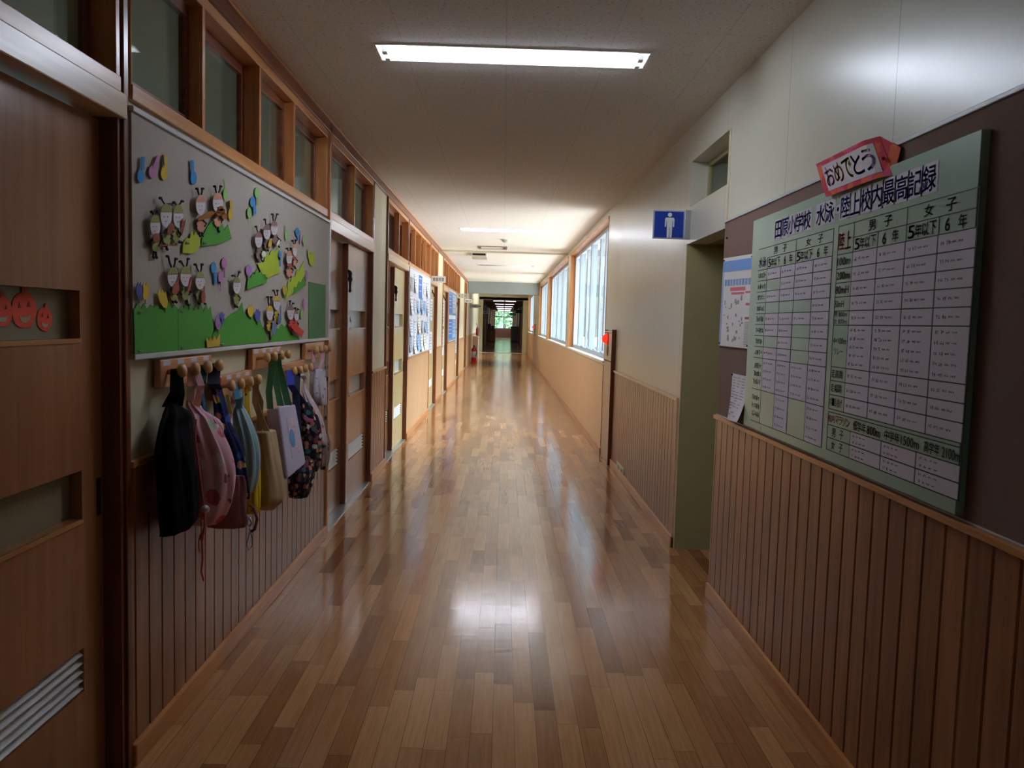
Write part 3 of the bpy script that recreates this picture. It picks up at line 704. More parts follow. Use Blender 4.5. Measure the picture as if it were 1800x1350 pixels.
grass(z3, 'small golden paper crown of grass at the bottom frame', P_gold, [(692, 1018), (685, 930), (708, 960), (722, 925), (738, 960), (755, 915), (770, 955), (790, 910), (803, 905), (800, 1004)], .010, [(812, 988)])
t = tag(cut(MB(), z3, [(1556, 955), (1555, 460), (1698, 488), (1695, 935)], .002).build('paper_sheet', P_dkgreen), 'plain dark green paper sheet at the far end of the ant board', 'paper sheet')

def ant(label, Z, face, rx, ry, cap, ant_pts, body, brx, bry, bmat, legs, inst=None, lean=0.0):
    t = thing('paper_ant', label, 'paper cut-out', on_x(*Z(*face), XB), 'paper ant musicians')
    x, y = face
    cut(MB(), Z, oval(*body, brx, bry, 18, lean), .010).build('abdomen', bmat, t)
    m = cut(MB(), Z, oval(x, y, rx, ry, 22, lean), .016)
    for s in (-.32, .32): cut(m, Z, oval(x + s * rx, y + ry * .1, rx * .07, ry * .05, 6), .0178, .0004, 1)
    cut(m, Z, [(x - rx * .25, y + ry * .42), (x, y + ry * .5), (x + rx * .25, y + ry * .42), (x, y + ry * .55)], .0178, .0004, 1)
    fc = m.build('face', [M_paperw, M_black], t)
    hood = [(x + rx * 1.04 * math.cos(q), y + ry * 1.03 * math.sin(q)) for q in (math.pi * (1.1 + .8 * i / 12) for i in range(13))]
    cut(MB(), Z, hood, .0182).build('hood', cap, fc)
    for k, (tx, ty) in enumerate(ant_pts):
        sx = x + (-.2, .2)[k % 2] * rx; sy = y - ry * .98
        p = [on_x(*Z(*q), XB + .014) for q in ((sx, sy), ((sx + tx) / 2 + (-4, 4)[k % 2], (sy + ty) / 2), (tx, ty), (tx + (-12, 12)[k % 2], ty + 4))]
        MB().tube(p, [.0028, .0028, .0034, .0046], 6).build('antenna', M_black, fc)
    bx, by = body
    for s in (-1, 1):
        p = [on_x(*Z(*q), XB + .013) for q in ((bx + s * brx * .6, by - bry * .4), (bx + s * brx * 1.35, by - bry * .05), (bx + s * brx * .9, by + bry * .3))]
        MB().tube(p, .003, 6).build('arm', M_black, t)
    for lx, ly in legs:
        p = [on_x(*Z(*q), XB + .009) for q in ((bx + (lx - bx) * .6, by + bry * .8), (lx, ly), (lx + 6, ly + 6))]
        MB().tube(p, [.003, .0036, .005], 6).build('leg', M_black, t)
    if inst:
        mat, shapes = inst; m = MB()
        for s in shapes: cut(m, Z, s, .020, .002)
        m.build('instrument', mat, t)
ant('green-hooded paper ant nearest the doorpost with a brown fiddle', z2, (252, 1045), 42, 92, P_oliv, [(232, 925), (272, 920)], (255, 1190), 34, 75, P_oliv, [(238, 1310), (262, 1310)], (P_violin, [oval(262, 1150, 30, 42, 14), [(285, 1205), (425, 1208), (425, 1216), (285, 1218)]]))
ant('green-hooded paper ant in the middle of the upper near trio', z2, (345, 960), 48, 100, P_oliv, [(305, 808), (385, 862)], (352, 1135), 38, 70, P_oliv, [(335, 1210), (352, 1240)], (P_violin, [oval(380, 1075, 24, 52, 14, .3)]))
ant('green-hooded paper ant with spread feelers closing the upper near trio', z2, (447, 965), 42, 98, P_oliv, [(420, 845), (478, 835)], (430, 1120), 32, 68, P_oliv, [(455, 1180), (470, 1180)], (P_violin, [[(465, 1100), (475, 1000), (490, 985), (490, 1020), (510, 992), (500, 1050), (478, 1130)]]))
ant('pink-hooded paper ant blowing a long brown horn', z2, (637, 870), 40, 85, P_salmon, [(615, 728), (650, 728)], (640, 1030), 36, 70, P_salmon, [(630, 1128), (652, 1125)], (P_rust, [[(612, 985), (640, 970), (700, 928), (742, 918), (752, 945), (700, 985), (640, 992), (615, 1010)]]))
ant('pink-hooded paper ant holding a brown guitar', z2, (783, 850), 42, 82, P_salmon, [(765, 708), (805, 708)], (785, 1000), 34, 55, P_salmon, [(790, 1090)], (P_rust, [oval(808, 930, 40, 28, 14, -.6), oval(838, 962, 26, 28, 14), [(750, 925), (800, 925), (800, 940), (750, 935)], oval(810, 900, 22, 22, 12)]))
ant('brown-hooded paper ant, lowest of the brown trio', z2, (1130, 1165), 31, 66, P_brown, [(1116, 1050), (1150, 1080)], (1138, 1285), 30, 55, P_brown, [(1120, 1345), (1160, 1340)], (plain('silver_foil', (190, 190, 170), .2, .8, metallic=.6), [oval(1172, 1285, 18, 28, 12)]))
ant('brown-hooded paper ant in the middle of the brown trio', z2, (1200, 1100), 29, 62, P_brown, [(1190, 990), (1222, 1030)], (1202, 1200), 26, 50, P_brown, [(1205, 1250)], (P_gold, [oval(1228, 1190, 14, 40, 12, .3)]))
ant('brown-hooded paper ant, highest of the brown trio', z2, (1262, 1065), 28, 60, P_brown, [(1254, 945), (1284, 945)], (1272, 1160), 26, 46, P_brown, [(1300, 1220), (1310, 1165)], (MATS['silver_foil'], [oval(1296, 1190, 10, 30, 12, .4)]))
ant('green-hooded paper ant, first of the lower trio, with a red fiddle', z3, (402, 420), 45, 82, P_oliv, [(365, 240), (425, 262)], (408, 550), 36, 72, P_oliv, [(402, 628), (428, 628)], (P_violin, [oval(425, 520, 28, 52, 14, .25), [(435, 470), (448, 400), (456, 402), (448, 475)]]))
ant('green-hooded paper ant in the middle of the lower trio', z3, (510, 415), 44, 84, P_oliv, [(475, 285), (528, 262)], (510, 550), 34, 66, P_oliv, [(515, 640), (530, 650)], (P_violin, [[(522, 540), (540, 480), (555, 420), (562, 425), (556, 490), (540, 545)]]))
ant('green-hooded paper ant, last of the lower trio', z3, (632, 450), 39, 75, P_oliv, [(600, 310), (645, 310)], (632, 570), 32, 70, P_oliv, [(620, 640), (672, 640)], (P_violin, [oval(660, 590, 18, 52, 12), [(662, 540), (664, 495), (672, 496), (668, 545)]]))
ant('lone green-hooded paper ant conducting over the grass slope', z3, (945, 490), 31, 72, P_oliv, [(920, 405), (962, 375)], (942, 600), 26, 60, P_oliv, [(930, 665), (945, 668)])
ant('pink-hooded paper ant in front of the far pair', z3, (1390, 255), 25, 58, P_salmon, [(1378, 175), (1398, 175)], (1390, 365), 26, 55, P_salmon, [(1398, 412)], (P_violin, [oval(1392, 320, 20, 16, 12)]))
ant('small pink-hooded paper ant behind the far pair, arms raised', z3, (1436, 190), 18, 50, P_salmon, [(1425, 110), (1440, 105)], (1438, 285), 18, 40, P_salmon, [(1438, 340)], (P_violin, [oval(1434, 262, 16, 16, 12)]))
ant('yellow-hooded paper ant in front, above the narrow grass', z3, (1225, 725), 28, 62, P_gold, [(1215, 585), (1232, 585)], (1222, 830), 24, 50, P_gold, [(1212, 890), (1225, 940)], (P_black if False else P_steel, [oval(1260, 850, 16, 62, 14)]))
ant('yellow-hooded paper ant behind the blue-grey cello', z3, (1284, 640), 28, 60, P_gold, [(1264, 530), (1284, 530)], (1282, 755), 22, 52, P_gold, [(1285, 810)], (P_steel, [oval(1308, 775, 14, 40, 12), [(1310, 740), (1312, 660), (1320, 660), (1318, 742)]]))
ant('red-bodied paper ant blowing a red trumpet by the green sheet', z3, (1402, 720), 28, 62, P_brown, [(1405, 620), (1418, 640)], (1410, 830), 26, 50, P_red, [(1410, 900)], (P_red, [[(1395, 830), (1440, 812), (1478, 850), (1512, 880), (1495, 925), (1462, 895), (1430, 880)]]))
ant('small white-faced paper ant half hidden behind the red trumpet', z3, (1450, 745), 18, 42, P_brown, [(1448, 680), (1458, 690)], (1450, 820), 16, 30, P_red, [])

# ================================================================== COAT RACKS
M_rack = wood('orange_rack_wood', (170, 104, 60), (206, 142, 92), 'y', .35, .5)
M_peg = plain('turned_peg_wood', (202, 156, 100), .35, .5, .12, 30)
M_tape = plain('name_tape', (206, 204, 220), .6)
RACKS = [(2.58, 1.148, 'first rack from the doorpost, with the black and pink bags'), (3.06, 1.062, 'second rack, set lower under the golden crown'), (3.53, 1.15, 'third rack, holding the green-strapped tote'), (4.0, 1.062, 'fourth rack, low, with the dark floral bag'), (4.47, 1.15, 'fifth rack at the far doorpost, with white bags')]
PEGS = []
for y, z, lb in RACKS:
    t = thing('coat_rack', f'wooden coat rack, {lb}', 'coat rack', (XL, y + .23, z), 'coat racks under the ant board')
    MB().box(XL - .002, XL + .02, y, y + .455, z, z + .092).build('rack_board', M_rack, t, bevel=.004)
    for i in range(4):
        py = y + .056 + i * .115; PEGS.append((py, z + .05))
        MB().lathe((XL + .018, py, z + .05), (1, 0, .12), [(0, .008), (.03, .0075), (.036, .012), (.042, .02), (.052, .022), (.058, .019), (.061, .008), (.0615, 0)], 16).build('peg', M_peg, t, smooth=True)
        if y < 4: MB().box(XL + .02, XL + .0206, py - .035, py + .02, z + .072, z + .088).build('name_label', M_tape, t)

# ================================================================== BAGS ON THE PEGS
def zb(x, y): return (230 + x / 3.069, 600 + y / 3.069)
def bag_ring(px, py, pr, b, wall, yfix=None):
    """cross-section resting near the wall, whose outline spans the given sight lines"""
    dl, dr = ray(*zb(px, py)), ray(*zb(pr, py)); mL, mR = dl[0] / dl[1], dr[0] / dr[1]
    def solve(yc):
        lo, hi = -.3, .6                       # half depth a from the right-hand sight line
        F = lambda a: (wall + a) - mR * yc + math.sqrt(a * a + mR * mR * b * b)
        lo = .004
        if F(lo) > 0: return lo
        for _ in range(50):
            md = (lo + hi) / 2
            if F(md) > 0: hi = md
            else: lo = md
        return (lo + hi) / 2
    G = lambda yc, a: (wall + a) - mL * yc - math.sqrt(a * a + mL * mL * b * b)
    lo, hi = (1.8, 6.0) if yfix is None else (yfix, yfix)
    for _ in range(50):
        md = (lo + hi) / 2
        if G(md, solve(md)) > 0: hi = md
        else: lo = md
    yc = (lo + hi) / 2; a = solve(yc); z = EYE + yc * (dr[2] + dl[2]) / (dr[1] + dl[1])
    return wall + a, yc, z, a, b
def bag_body(levels, b, wall=XL + .024, folds=(7, .13, 0), n=48, sub=5, yc=None):
    """levels (row, left, right[, half width]) in picture rows, top to bottom -> a closed lofted sack"""
    K = [bag_ring(l[1], l[0], l[2], l[3] if len(l) > 3 else b, wall, yc) for l in levels]
    rings = []; N = len(K)
    def lerp(i, f):
        def cr(k):
            p0, p1, p2, p3 = K[max(i - 1, 0)][k], K[i][k], K[min(i + 1, N - 1)][k], K[min(i + 2, N - 1)][k]
            return .5 * (2 * p1 + (p2 - p0) * f + (2 * p0 - 5 * p1 + 4 * p2 - p3) * f * f + (3 * p1 - p0 - 3 * p2 + p3) * f ** 3)
        return [cr(k) for k in range(5)]
    zt, zo = K[0][2], K[-1][2]
    for i in range(N - 1):
        for s in range(sub + (i == N - 2)):
            x, y, z, a, bb = lerp(i, s / sub); a = max(a, .003); bb = max(bb, .004)
            g = (zt - z) / (zt - zo + 1e-6); R = []
            for j in range(n):
                q = 2 * math.pi * j / n
                w = 1 + folds[1] * (1.1 - .7 * g) * (math.sin(folds[0] * q + 2.2 * g + folds[2]) + .5 * math.sin((folds[0] * 2 + 1) * q - 3 * g))
                w -= folds[1] * .8
                X = max(x + a * w * math.cos(q), XL + .003)
                R.append((X, y + bb * w * math.sin(q), z))
            rings.append(R)
    # round off the ends
    return MB().loft(rings), K
def sp(x, y, Y): return on_y(*zb(x, y), Y)      # point on the plane across the corridor at depth Y
def bag(name, label, mat, levels, b, straps=(), folds=(7, .13, 0), wall=XL + .024, yc=None):
    mb, K = bag_body(levels, b, wall, folds, yc=yc)
    t = thing(name, label, 'bag', (K[-1][0], K[-1][1], K[-1][2]), 'school bags on the coat racks')
    mb.build('bag_body', mat, t, smooth=True)
    return t, K
M_bk = plain('black_nylon', (11, 11, 15), .85, .1)
M_navy = plain('navy_strap', (26, 30, 62), .7)
P = PEGS
def strap(t, name, mat, pts, w=(0, .022, 0)): MB().ribbon(pts, w, .003).build(name, mat, t)
# black drawstring bag
t, K = bag('drawstring_bag', 'large black drawstring bag hanging nearest the doorpost', M_bk, [(335, 192, 248, .02), (365, 178, 290, .05), (400, 160, 322, .08), (460, 143, 334), (600, 122, 350), (750, 135, 364), (880, 140, 372), (960, 143, 372), (1010, 148, 340, .09), (1036, 150, 250, .05)], .105, folds=(6, .14, .5))
Y = P[0][0] - .02
strap(t, 'carry_strap', M_bk, [(XL + .05, P[0][0] - .012, P[0][1] + .012), (XL + .055, P[0][0] - .03, P[0][1] - .06), (K[0][0] - .015, K[0][1], K[0][2] - .01)], (.02, .03, 0))
strap(t, 'carry_strap', M_bk, [(XL + .05, P[0][0] + .0, P[0][1] + .012), (XL + .062, P[0][0] - .01, P[0][1] - .07), (K[0][0] + .015, K[0][1] + .01, K[0][2] - .01)], (.02, .03, 0))
MB().tube([sp(205, 1030, 2.5), sp(215, 1045, 2.5), sp(235, 1042, 2.5), sp(265, 1025, 2.5)], .004).build('loop_cord', M_bk, t)
# pink floral drawstring backpack
M_pinkf = floral('pink_floral_cotton', (232, 180, 192), [(206, 96, 110), (244, 226, 226), (176, 190, 160), (236, 186, 160), (130, 66, 72)], 17, .36)
t, K = bag('drawstring_bag', 'pink floral drawstring backpack with long coral cords beside the black bag', M_pinkf, [(318, 300, 345, .03), (345, 305, 372, .045), (378, 325, 398, .04), (410, 345, 440, .06), (500, 352, 500), (600, 358, 545), (700, 366, 570), (800, 372, 570), (900, 382, 548), (960, 400, 510, .07), (988, 425, 460, .03)], .085, folds=(8, .14, 0), yc=2.80)
strap(t, 'carry_strap', M_pinkf, [(XL + .05, P[1][0], P[1][1] + .012), (XL + .058, P[1][0] - .02, P[1][1] - .05), (K[0][0], K[0][1], K[0][2] - .02)], (.016, .02, 0))
strap(t, 'carry_strap', M_pinkf, [(XL + .06, P[1][0] + .01, P[1][1] + .012), (XL + .085, P[1][0] - .0, P[1][1] - .05), (K[0][0] + .02, K[0][1], K[0][2] - .02)], (.016, .02, 0))
M_coral = plain('coral_cord', (226, 122, 118), .7)
YC = K[4][1] - .1
MB().tube([sp(355, 420, YC), sp(345, 500, YC), sp(362, 640, YC), sp(380, 780, YC), sp(392, 880, YC), sp(392, 960, YC)], .0035).build('draw_cord', M_coral, t, smooth=True)
MB().tube([sp(395, 900, YC), sp(378, 970, YC), sp(384, 1040, YC), sp(368, 1070, YC), sp(366, 1110, YC), sp(372, 1135, YC)], .003).build('draw_cord', M_coral, t, smooth=True)
MB().tube([sp(400, 900, YC), sp(398, 1000, YC), sp(384, 1080, YC), sp(388, 1180, YC), sp(380, 1240, YC), sp(386, 1262, YC), sp(396, 1292, YC)], .004).build('draw_cord', M_coral, t, smooth=True)
MB().ell(sp(402, 905, YC), (.014, .014, .014), 12, 8).build('cord_toggle', M_paperw, t, smooth=True)
MB().ell(sp(384, 1055, YC), (.009, .009, .014), 10, 6).build('cord_knot', M_coral, t, smooth=True)
m, _ = bag_body([(392, 372, 420, .02), (420, 385, 470, .05), (455, 405, 500, .05), (495, 440, 508, .03)], .05, folds=(5, .05, 1)); m.build('front_frill', M_pinkf, t, smooth=True)
# teal cloth bag behind
M_teal = plain('teal_cotton', (30, 92, 124), .8)
t, K = bag('cloth_bag', 'flat teal cloth bag squeezed behind the pink backpack', M_teal, [(200, 336, 386, .015), (260, 342, 394), (350, 350, 405), (450, 380, 440), (520, 400, 450, .02)], .018, yc=2.905)
strap(t, 'carry_strap', M_teal, [(XL + .05, P[2][0], P[2][1] + .012), (XL + .055, P[2][0] - .03, P[2][1] - .04), (K[0][0], K[0][1], K[0][2] - .02)], (.02, .03, 0))
# navy floral bag
M_navyf = floral('navy_floral_cotton', (28, 36, 82), [(206, 190, 60), (60, 84, 160), (190, 130, 120)], 24, .34)
t, K = bag('cloth_bag', 'navy cloth bag with yellow flowers and a red tab, left of the pale blue bag', M_navyf, [(190, 398, 465, .02), (260, 405, 490, .05), (350, 415, 520), (450, 440, 545), (550, 500, 595), (650, 530, 625), (750, 560, 640), (820, 590, 650, .04), (850, 610, 648, .03)], .045, yc=3.055)
strap(t, 'carry_strap', M_navy, [(XL + .05, P[3][0], P[3][1] + .012), (XL + .055, P[3][0] - .03, P[3][1] - .06), (K[1][0], K[1][1], K[1][2])], (.03, .04, 0))
MB().box(*sorted((sp(455, 0, K[0][1])[0], sp(488, 0, K[0][1])[0])), K[0][1] - .012, K[0][1] + .005, sp(0, 215, K[0][1])[2], sp(0, 182, K[0][1])[2]).build('red_tab', plain('red_ribbon', (196, 36, 48), .6), t, bevel=.003)
MB().ribbon([sp(520, 290, K[2][1] - .08), sp(540, 390, K[2][1] - .08)], (.012, 0, 0), .003).build('yellow_ribbon', plain('olive_yellow_ribbon', (170, 168, 60), .7), t)
# dusty rose bag with hook
M_rose = plain('dusty_rose_cloth', (150, 96, 100), .8, bump=.2)
t, K = bag('cloth_bag', 'dusty rose bag hanging lowest between the pink and khaki bags', M_rose, [(725, 575, 605, .02), (770, 550, 616, .03), (830, 515, 622), (900, 490, 628), (970, 468, 634), (1003, 480, 620, .03)], .04, yc=2.962)
strap(t, 'carry_strap', M_rose, [(XL + .05, P[5][0], P[5][1]), (XL + .06, P[5][0] - .2, .9), (K[0][0], K[0][1], K[0][2] - .01)], (.012, .02, 0))
YR = K[3][1] - .02
MB().tube([sp(640, 880, YR), sp(665, 900, YR), sp(682, 960, YR), sp(668, 1015, YR), sp(650, 1025, YR)], .006).build('wrist_loop', M_rose, t, smooth=True)
MB().tube([sp(632, 940, YR), sp(625, 990, YR), sp(640, 1000, YR), sp(652, 980, YR), sp(640, 950, YR)], .004).build('metal_clip', M_alu, t, smooth=True)
MB().tube([sp(640, 1010, YR), sp(655, 1060, YR), sp(655, 1105, YR), sp(635, 1125, YR), sp(625, 1095, YR), sp(640, 1030, YR)], .0022).build('hanging_cord', plain('grey_blue_cord', (120, 132, 146), .7), t, smooth=True)
# pale blue drawstring bag
M_pblue = floral('pale_blue_cotton', (152, 182, 190), [(190, 206, 190), (120, 160, 180)], 30, .16)
t, K = bag('drawstring_bag', 'pale blue drawstring bag between the navy floral and khaki bags', M_pblue, [(345, 563, 600, .02), (375, 572, 622, .045), (450, 582, 658), (550, 594, 692), (650, 606, 704), (720, 622, 700), (780, 636, 685, .05), (815, 645, 668, .02)], .055, folds=(8, .14, 0), yc=3.27)
strap(t, 'carry_strap', M_pblue, [(XL + .05, P[5][0] + .02, P[5][1] + .01), (XL + .06, P[5][0], P[5][1] - .05), (K[0][0], K[0][1], K[0][2] - .02)], (.014, .024, 0))
strap(t, 'carry_strap', plain('sky_strap', (66, 142, 170), .7), [(XL + .055, P[4][0] + .06, P[4][1] + .01), (XL + .07, P[4][0] + .06, P[4][1] - .05), (K[0][0] + .01, K[0][1], K[0][2] - .02)], (.014, .024, 0))
# yellow bag
M_yelb = floral('yellow_print_cotton', (214, 178, 36), [(60, 50, 30)], 26, .16)
t, K = bag('cloth_bag', 'yellow patterned bag peeping out below the pale blue bag', M_yelb, [(640, 650, 690, .02), (720, 650, 700, .05), (800, 652, 705), (870, 658, 706), (925, 672, 704, .03)], .045, yc=3.40)
strap(t, 'carry_strap', M_yelb, [(XL + .05, P[6][0], P[6][1] + .01), (XL + .055, P[6][0], P[6][1] - .1), (K[0][0], K[0][1], K[0][2] - .01)], (.012, .02, 0))
# khaki tote
M_khaki = plain('khaki_canvas', (178, 152, 116), .85, bump=.2, vary=.1)
t, K = bag('tote_bag', 'plain khaki canvas tote with a long strap', M_khaki, [(484, 676, 782, .07), (520, 678, 788), (600, 682, 800), (700, 686, 818), (790, 690, 832), (850, 700, 832), (885, 735, 800, .05), (908, 752, 775, .02)], .07, folds=(5, .08, 0), yc=3.56)
Yk = K[0][1]
MB().ribbon([(XL + .055, P[7][0], P[7][1] + .012), sp(672, 330, Yk), sp(700, 410, Yk), sp(740, 500, Yk)], (.028, 0, 0), .004).build('carry_strap', M_khaki, t)
MB().ribbon([(XL + .04, P[7][0] - .01, P[7][1] + .012), (XL + .04, Yk + .02, P[7][1] - .1), (XL + .04, Yk, K[0][2] - .01)], (.026, 0, 0), .004).build('carry_strap', M_khaki, t)
# lavender print tote with green straps (boxy, leaning out at the bottom)
M_lav = plain('lavender_felt', (196, 190, 212), .85, vary=.04)
Y0, Y1 = 3.72, 3.97
def H(a, b, Y): return on_y(*zb(a, b), Y)
n0, n1, n2, n3 = H(728, 368, Y0), H(800, 352, Y0), H(850, 738, Y0), H(826, 748, Y0)
f0, f1, f2, f3 = H(835, 352, Y1), H(888, 338, Y1), H(946, 655, Y1), H(922, 668, Y1)
t = thing('tote_bag', 'lavender felt tote with a printed picture hanging by green straps', 'bag', tuple(n3), 'school bags on the coat racks')
def bil(u, v, off=0):   # front face patch
    p = (np.array(n1) * (1 - u) + np.array(f1) * u) * (1 - v) + (np.array(n2) * (1 - u) + np.array(f2) * u) * v
    return tuple(p + np.array([off, -off * .2, 0]))
MB().loft([[n0, n1, f1, f0], [tuple((np.array(a) * .5 + np.array(b) * .5)) for a, b in ((n0, n3), (n1, n2), (f1, f2), (f0, f3))], [n3, n2, f2, f3]]).build('bag_body', M_lav, t, bevel=.008)
pp = MB().prism([bil(.3, .16, .001), bil(.82, .16, .001), bil(.82, .78, .001), bil(.3, .78, .001)], (.0015, 0, 0)).build('printed_panel', floral('lavender_print', (206, 190, 206), [(206, 130, 160), (180, 180, 214), (226, 214, 200)], 40, .25), t)
MB().prism([bil(.45 + .13 * math.cos(q), .5 + .14 * math.sin(q), .003) for q in (2 * math.pi * i / 18 for i in range(18))], (.0015, 0, 0)).build('blue_print', plain('print_blue', (96, 158, 200), .7), pp)
M_gst = plain('green_webbing', (84, 150, 108), .7)
MB().ribbon([H(752, 365, Y0), H(745, 270, Y0), H(760, 160, Y0), (XL + .052, P[9][0] + .02, P[9][1] + .014)], (.03, 0, 0), .003).build('carry_strap', M_gst, t)
MB().ribbon([H(850, 345, Y1 - .08), H(820, 220, Y1 - .08), H(795, 130, Y1 - .1), (XL + .055, P[10][0] - .03, P[10][1] + .014)], (.034, 0, 0), .003).build('carry_strap', M_gst, t)
MB().ribbon([H(808, 348, Y0 + .1), H(785, 230, Y0 + .1), H(770, 130, Y0 + .1), (XL + .05, P[10][0] - .06, P[10][1] + .014)], (.03, 0, 0), .003).build('carry_strap', M_gst, t)
# dark floral bags
M_dkf = floral('dark_floral_cotton', (34, 32, 44), [(190, 124, 90), (66, 104, 108), (210, 190, 180), (130, 66, 76), (90, 80, 60)], 34, .46)
t, K = bag('drawstring_bag', 'dark floral drawstring bag with a pink ribbon below the pink cotton bag', M_dkf, [(330, 922, 962, .03), (390, 925, 1000), (470, 940, 1025), (560, 948, 1034), (650, 950, 1030), (700, 955, 1010, .04)], .052, yc=4.305)
MB().ribbon([sp(935, 410, K[1][1] - .1), sp(960, 425, K[1][1] - .1), sp(985, 430, K[1][1] - .1)], (.004, 0, .02), .003).build('pink_ribbon', plain('bright_pink_ribbon', (226, 120, 176), .6), t)
strap(t, 'carry_strap', plain('royal_blue_strap', (36, 52, 160), .7), [(XL + .05, P[12][0] - .02, P[12][1] + .01), (XL + .06, P[12][0] - .05, P[12][1] - .06), (K[0][0], K[0][1], K[0][2] - .01)], (.03, .03, 0))
t, K = bag('drawstring_bag', 'round dark floral bag bulging out under the lavender tote', M_dkf, [(620, 880, 960, .03), (690, 862, 990), (760, 846, 988), (810, 845, 975), (840, 880, 955, .05)], .075, yc=4.12)
strap(t, 'carry_strap', M_navy, [(XL + .05, P[13][0], P[13][1] + .01), (XL + .055, P[13][0] - .04, P[13][1] - .1), (K[0][0], K[0][1], K[0][2] - .01)], (.03, .03, 0))
# pink-white cotton bag
M_pw = floral('pink_white_cotton', (216, 190, 194), [(196, 130, 150), (236, 226, 226), (150, 160, 190)], 30, .28)
t, K = bag('drawstring_bag', 'long pink and white cotton bag hanging from the fourth rack', M_pw, [(190, 896, 922, .02), (260, 905, 955, .05), (350, 945, 1005), (440, 990, 1045), (530, 1030, 1062, .04), (560, 1042, 1060, .02)], .05, yc=4.42)
strap(t, 'carry_strap', M_pw, [(XL + .05, P[14][0], P[14][1] + .01), (XL + .055, P[14][0] - .03, P[14][1] - .03), (K[0][0], K[0][1], K[0][2] - .01)], (.02, .03, 0))
M_wh = floral('white_blue_print_cotton', (206, 200, 206), [(120, 140, 190), (200, 150, 170)], 34, .2)
t, K = bag('drawstring_bag', 'white bag with blue print at the far doorpost', M_wh, [(150, 950, 1045, .03), (220, 962, 1054), (290, 995, 1062), (345, 1030, 1062, .03)], .06, yc=4.56)
for q in (0, 2): strap(t, 'carry_strap', plain('pale_pink_cord', (206, 160, 176), .7), [(XL + .05, P[16 + q][0], P[16 + q][1] + .01), (XL + .055, P[16 + q][0] - .02, P[16 + q][1] - .06), (K[0][0] + .004 * q, K[0][1], K[0][2] - .01)], (.012, .02, 0))
M_bgf = floral('beige_floral_cotton', (150, 126, 112), [(50, 44, 50), (90, 66, 60)], 26, .3)
t, K = bag('drawstring_bag', 'beige bag with dark flowers hanging last and low beside the door', M_bgf, [(500, 1036, 1064, .03), (550, 1024, 1076), (600, 1020, 1078), (650, 1022, 1074), (688, 1032, 1060, .04)], .06, yc=4.85)
strap(t, 'carry_strap', M_bgf, [(XL + .05, P[19][0], P[19][1] + .01), (XL + .055, P[19][0] - .02, P[19][1] - .15), (K[0][0], K[0][1], K[0][2] - .01)], (.012, .02, 0))

# ================================================================== DOOR DECORATIONS
M_pump = plain('orange_red_card', (250, 92, 62), .7)
def pumpkin(label, c, r, tilt):
    X = -1.155 - .036 + .002
    p = on_x(*c, X)
    t = thing('paper_pumpkin', label, 'paper pumpkin', p, 'paper pumpkins on the near door window')
    _, y, z = p
    def Q(u, v): return (X, y + r * (u * math.cos(tilt) - v * math.sin(tilt)), z + r * (u * math.sin(tilt) + v * math.cos(tilt)))
    pts = []
    for i in range(48):
        a = 2 * math.pi * i / 48; rr = 1 - .05 * abs(math.sin(2.5 * a)) + (.0 if abs(math.cos(a)) > .25 else -.04); pts.append(Q(rr * .95 * math.cos(a), rr * .85 * math.sin(a)))
    MB().prism(pts, (.0012, 0, 0)).build('pumpkin_body', M_pump, t)
    MB().prism([(q[0] + .0012, q[1], q[2]) for q in (Q(-.12, .75), Q(.12, .75), Q(.2, 1.1), Q(-.05, 1.12))], (.0012, 0, 0)).build('stalk', M_pump, t)
    for s in (-1, 1): MB().prism([(q[0] + .0014, q[1], q[2]) for q in (Q(s * .35 - .12, .12), Q(s * .35 + .12, .12), Q(s * .35, .38))], (.0008, 0, 0)).build('eye', plain('pumpkin_eye', (150, 60, 70), .7), t)
    MB().prism([(q[0] + .0014, q[1], q[2]) for q in (Q(-.45, -.2), Q(-.2, -.3), Q(.2, -.3), Q(.45, -.2), Q(.3, -.5), Q(0, -.58), Q(-.3, -.5))], (.0008, 0, 0)).build('mouth', plain('pumpkin_mouth', (196, 170, 140), .7), t)
pumpkin('large grinning orange paper pumpkin, middle of three on the near door', (42, 545), .056, .1)
pumpkin('small grinning orange paper pumpkin at the right of the large one', (78, 561), .038, -.1)
pumpkin('small grinning orange paper pumpkin cut by the picture edge', (3, 548), .044, .05)

def bat(label, y, z, X, w):
    t = thing('paper_bat', label, 'paper bat', (X, y, z), 'paper bats on the door windows')
    pts = [(-1, .6), (-.6, .95), (-.3, .5), (-.12, .7), (0, .5), (.12, .7), (.3, .4), (.6, .2), (1, -.5), (.7, -.2), (.5, -.55), (.3, -.1), (.05, -.5), (-.2, 0), (-.45, -.25), (-.6, .2)]
    MB().prism([(X, y + w * u, z + .05 * v) for u, v in pts], (.0012, 0, 0)).build('bat_cutout', M_black, t)
bat('black paper bat on the bright slot window of the first door pair', 6.2, 1.38, -1.137 - .036 + .002, .1)
for y, x, lb in ((5.955, -1.138, 'first'), (8.49, -1.138, 'second')):
    t = thing('door_hook', f'black tassel hook on the edge of the {lb} sliding door pair', 'hook', (x + .012, y + .0, 1.62), 'black tassels on the door edges')
    MB().box(x - .0, x + .014, y + .0, y + .02, 1.715, 1.735).build('hook_plate', M_black, t)
    MB().lathe((x + .016, y + .01, 1.73), (0, 0, -1), [(0, .006), (.02, .016), (.04, .012), (.06, .018), (.085, .01), (.12, .008), (.15, .011), (.158, .003)], 10).build('tassel', M_black, t, smooth=True)

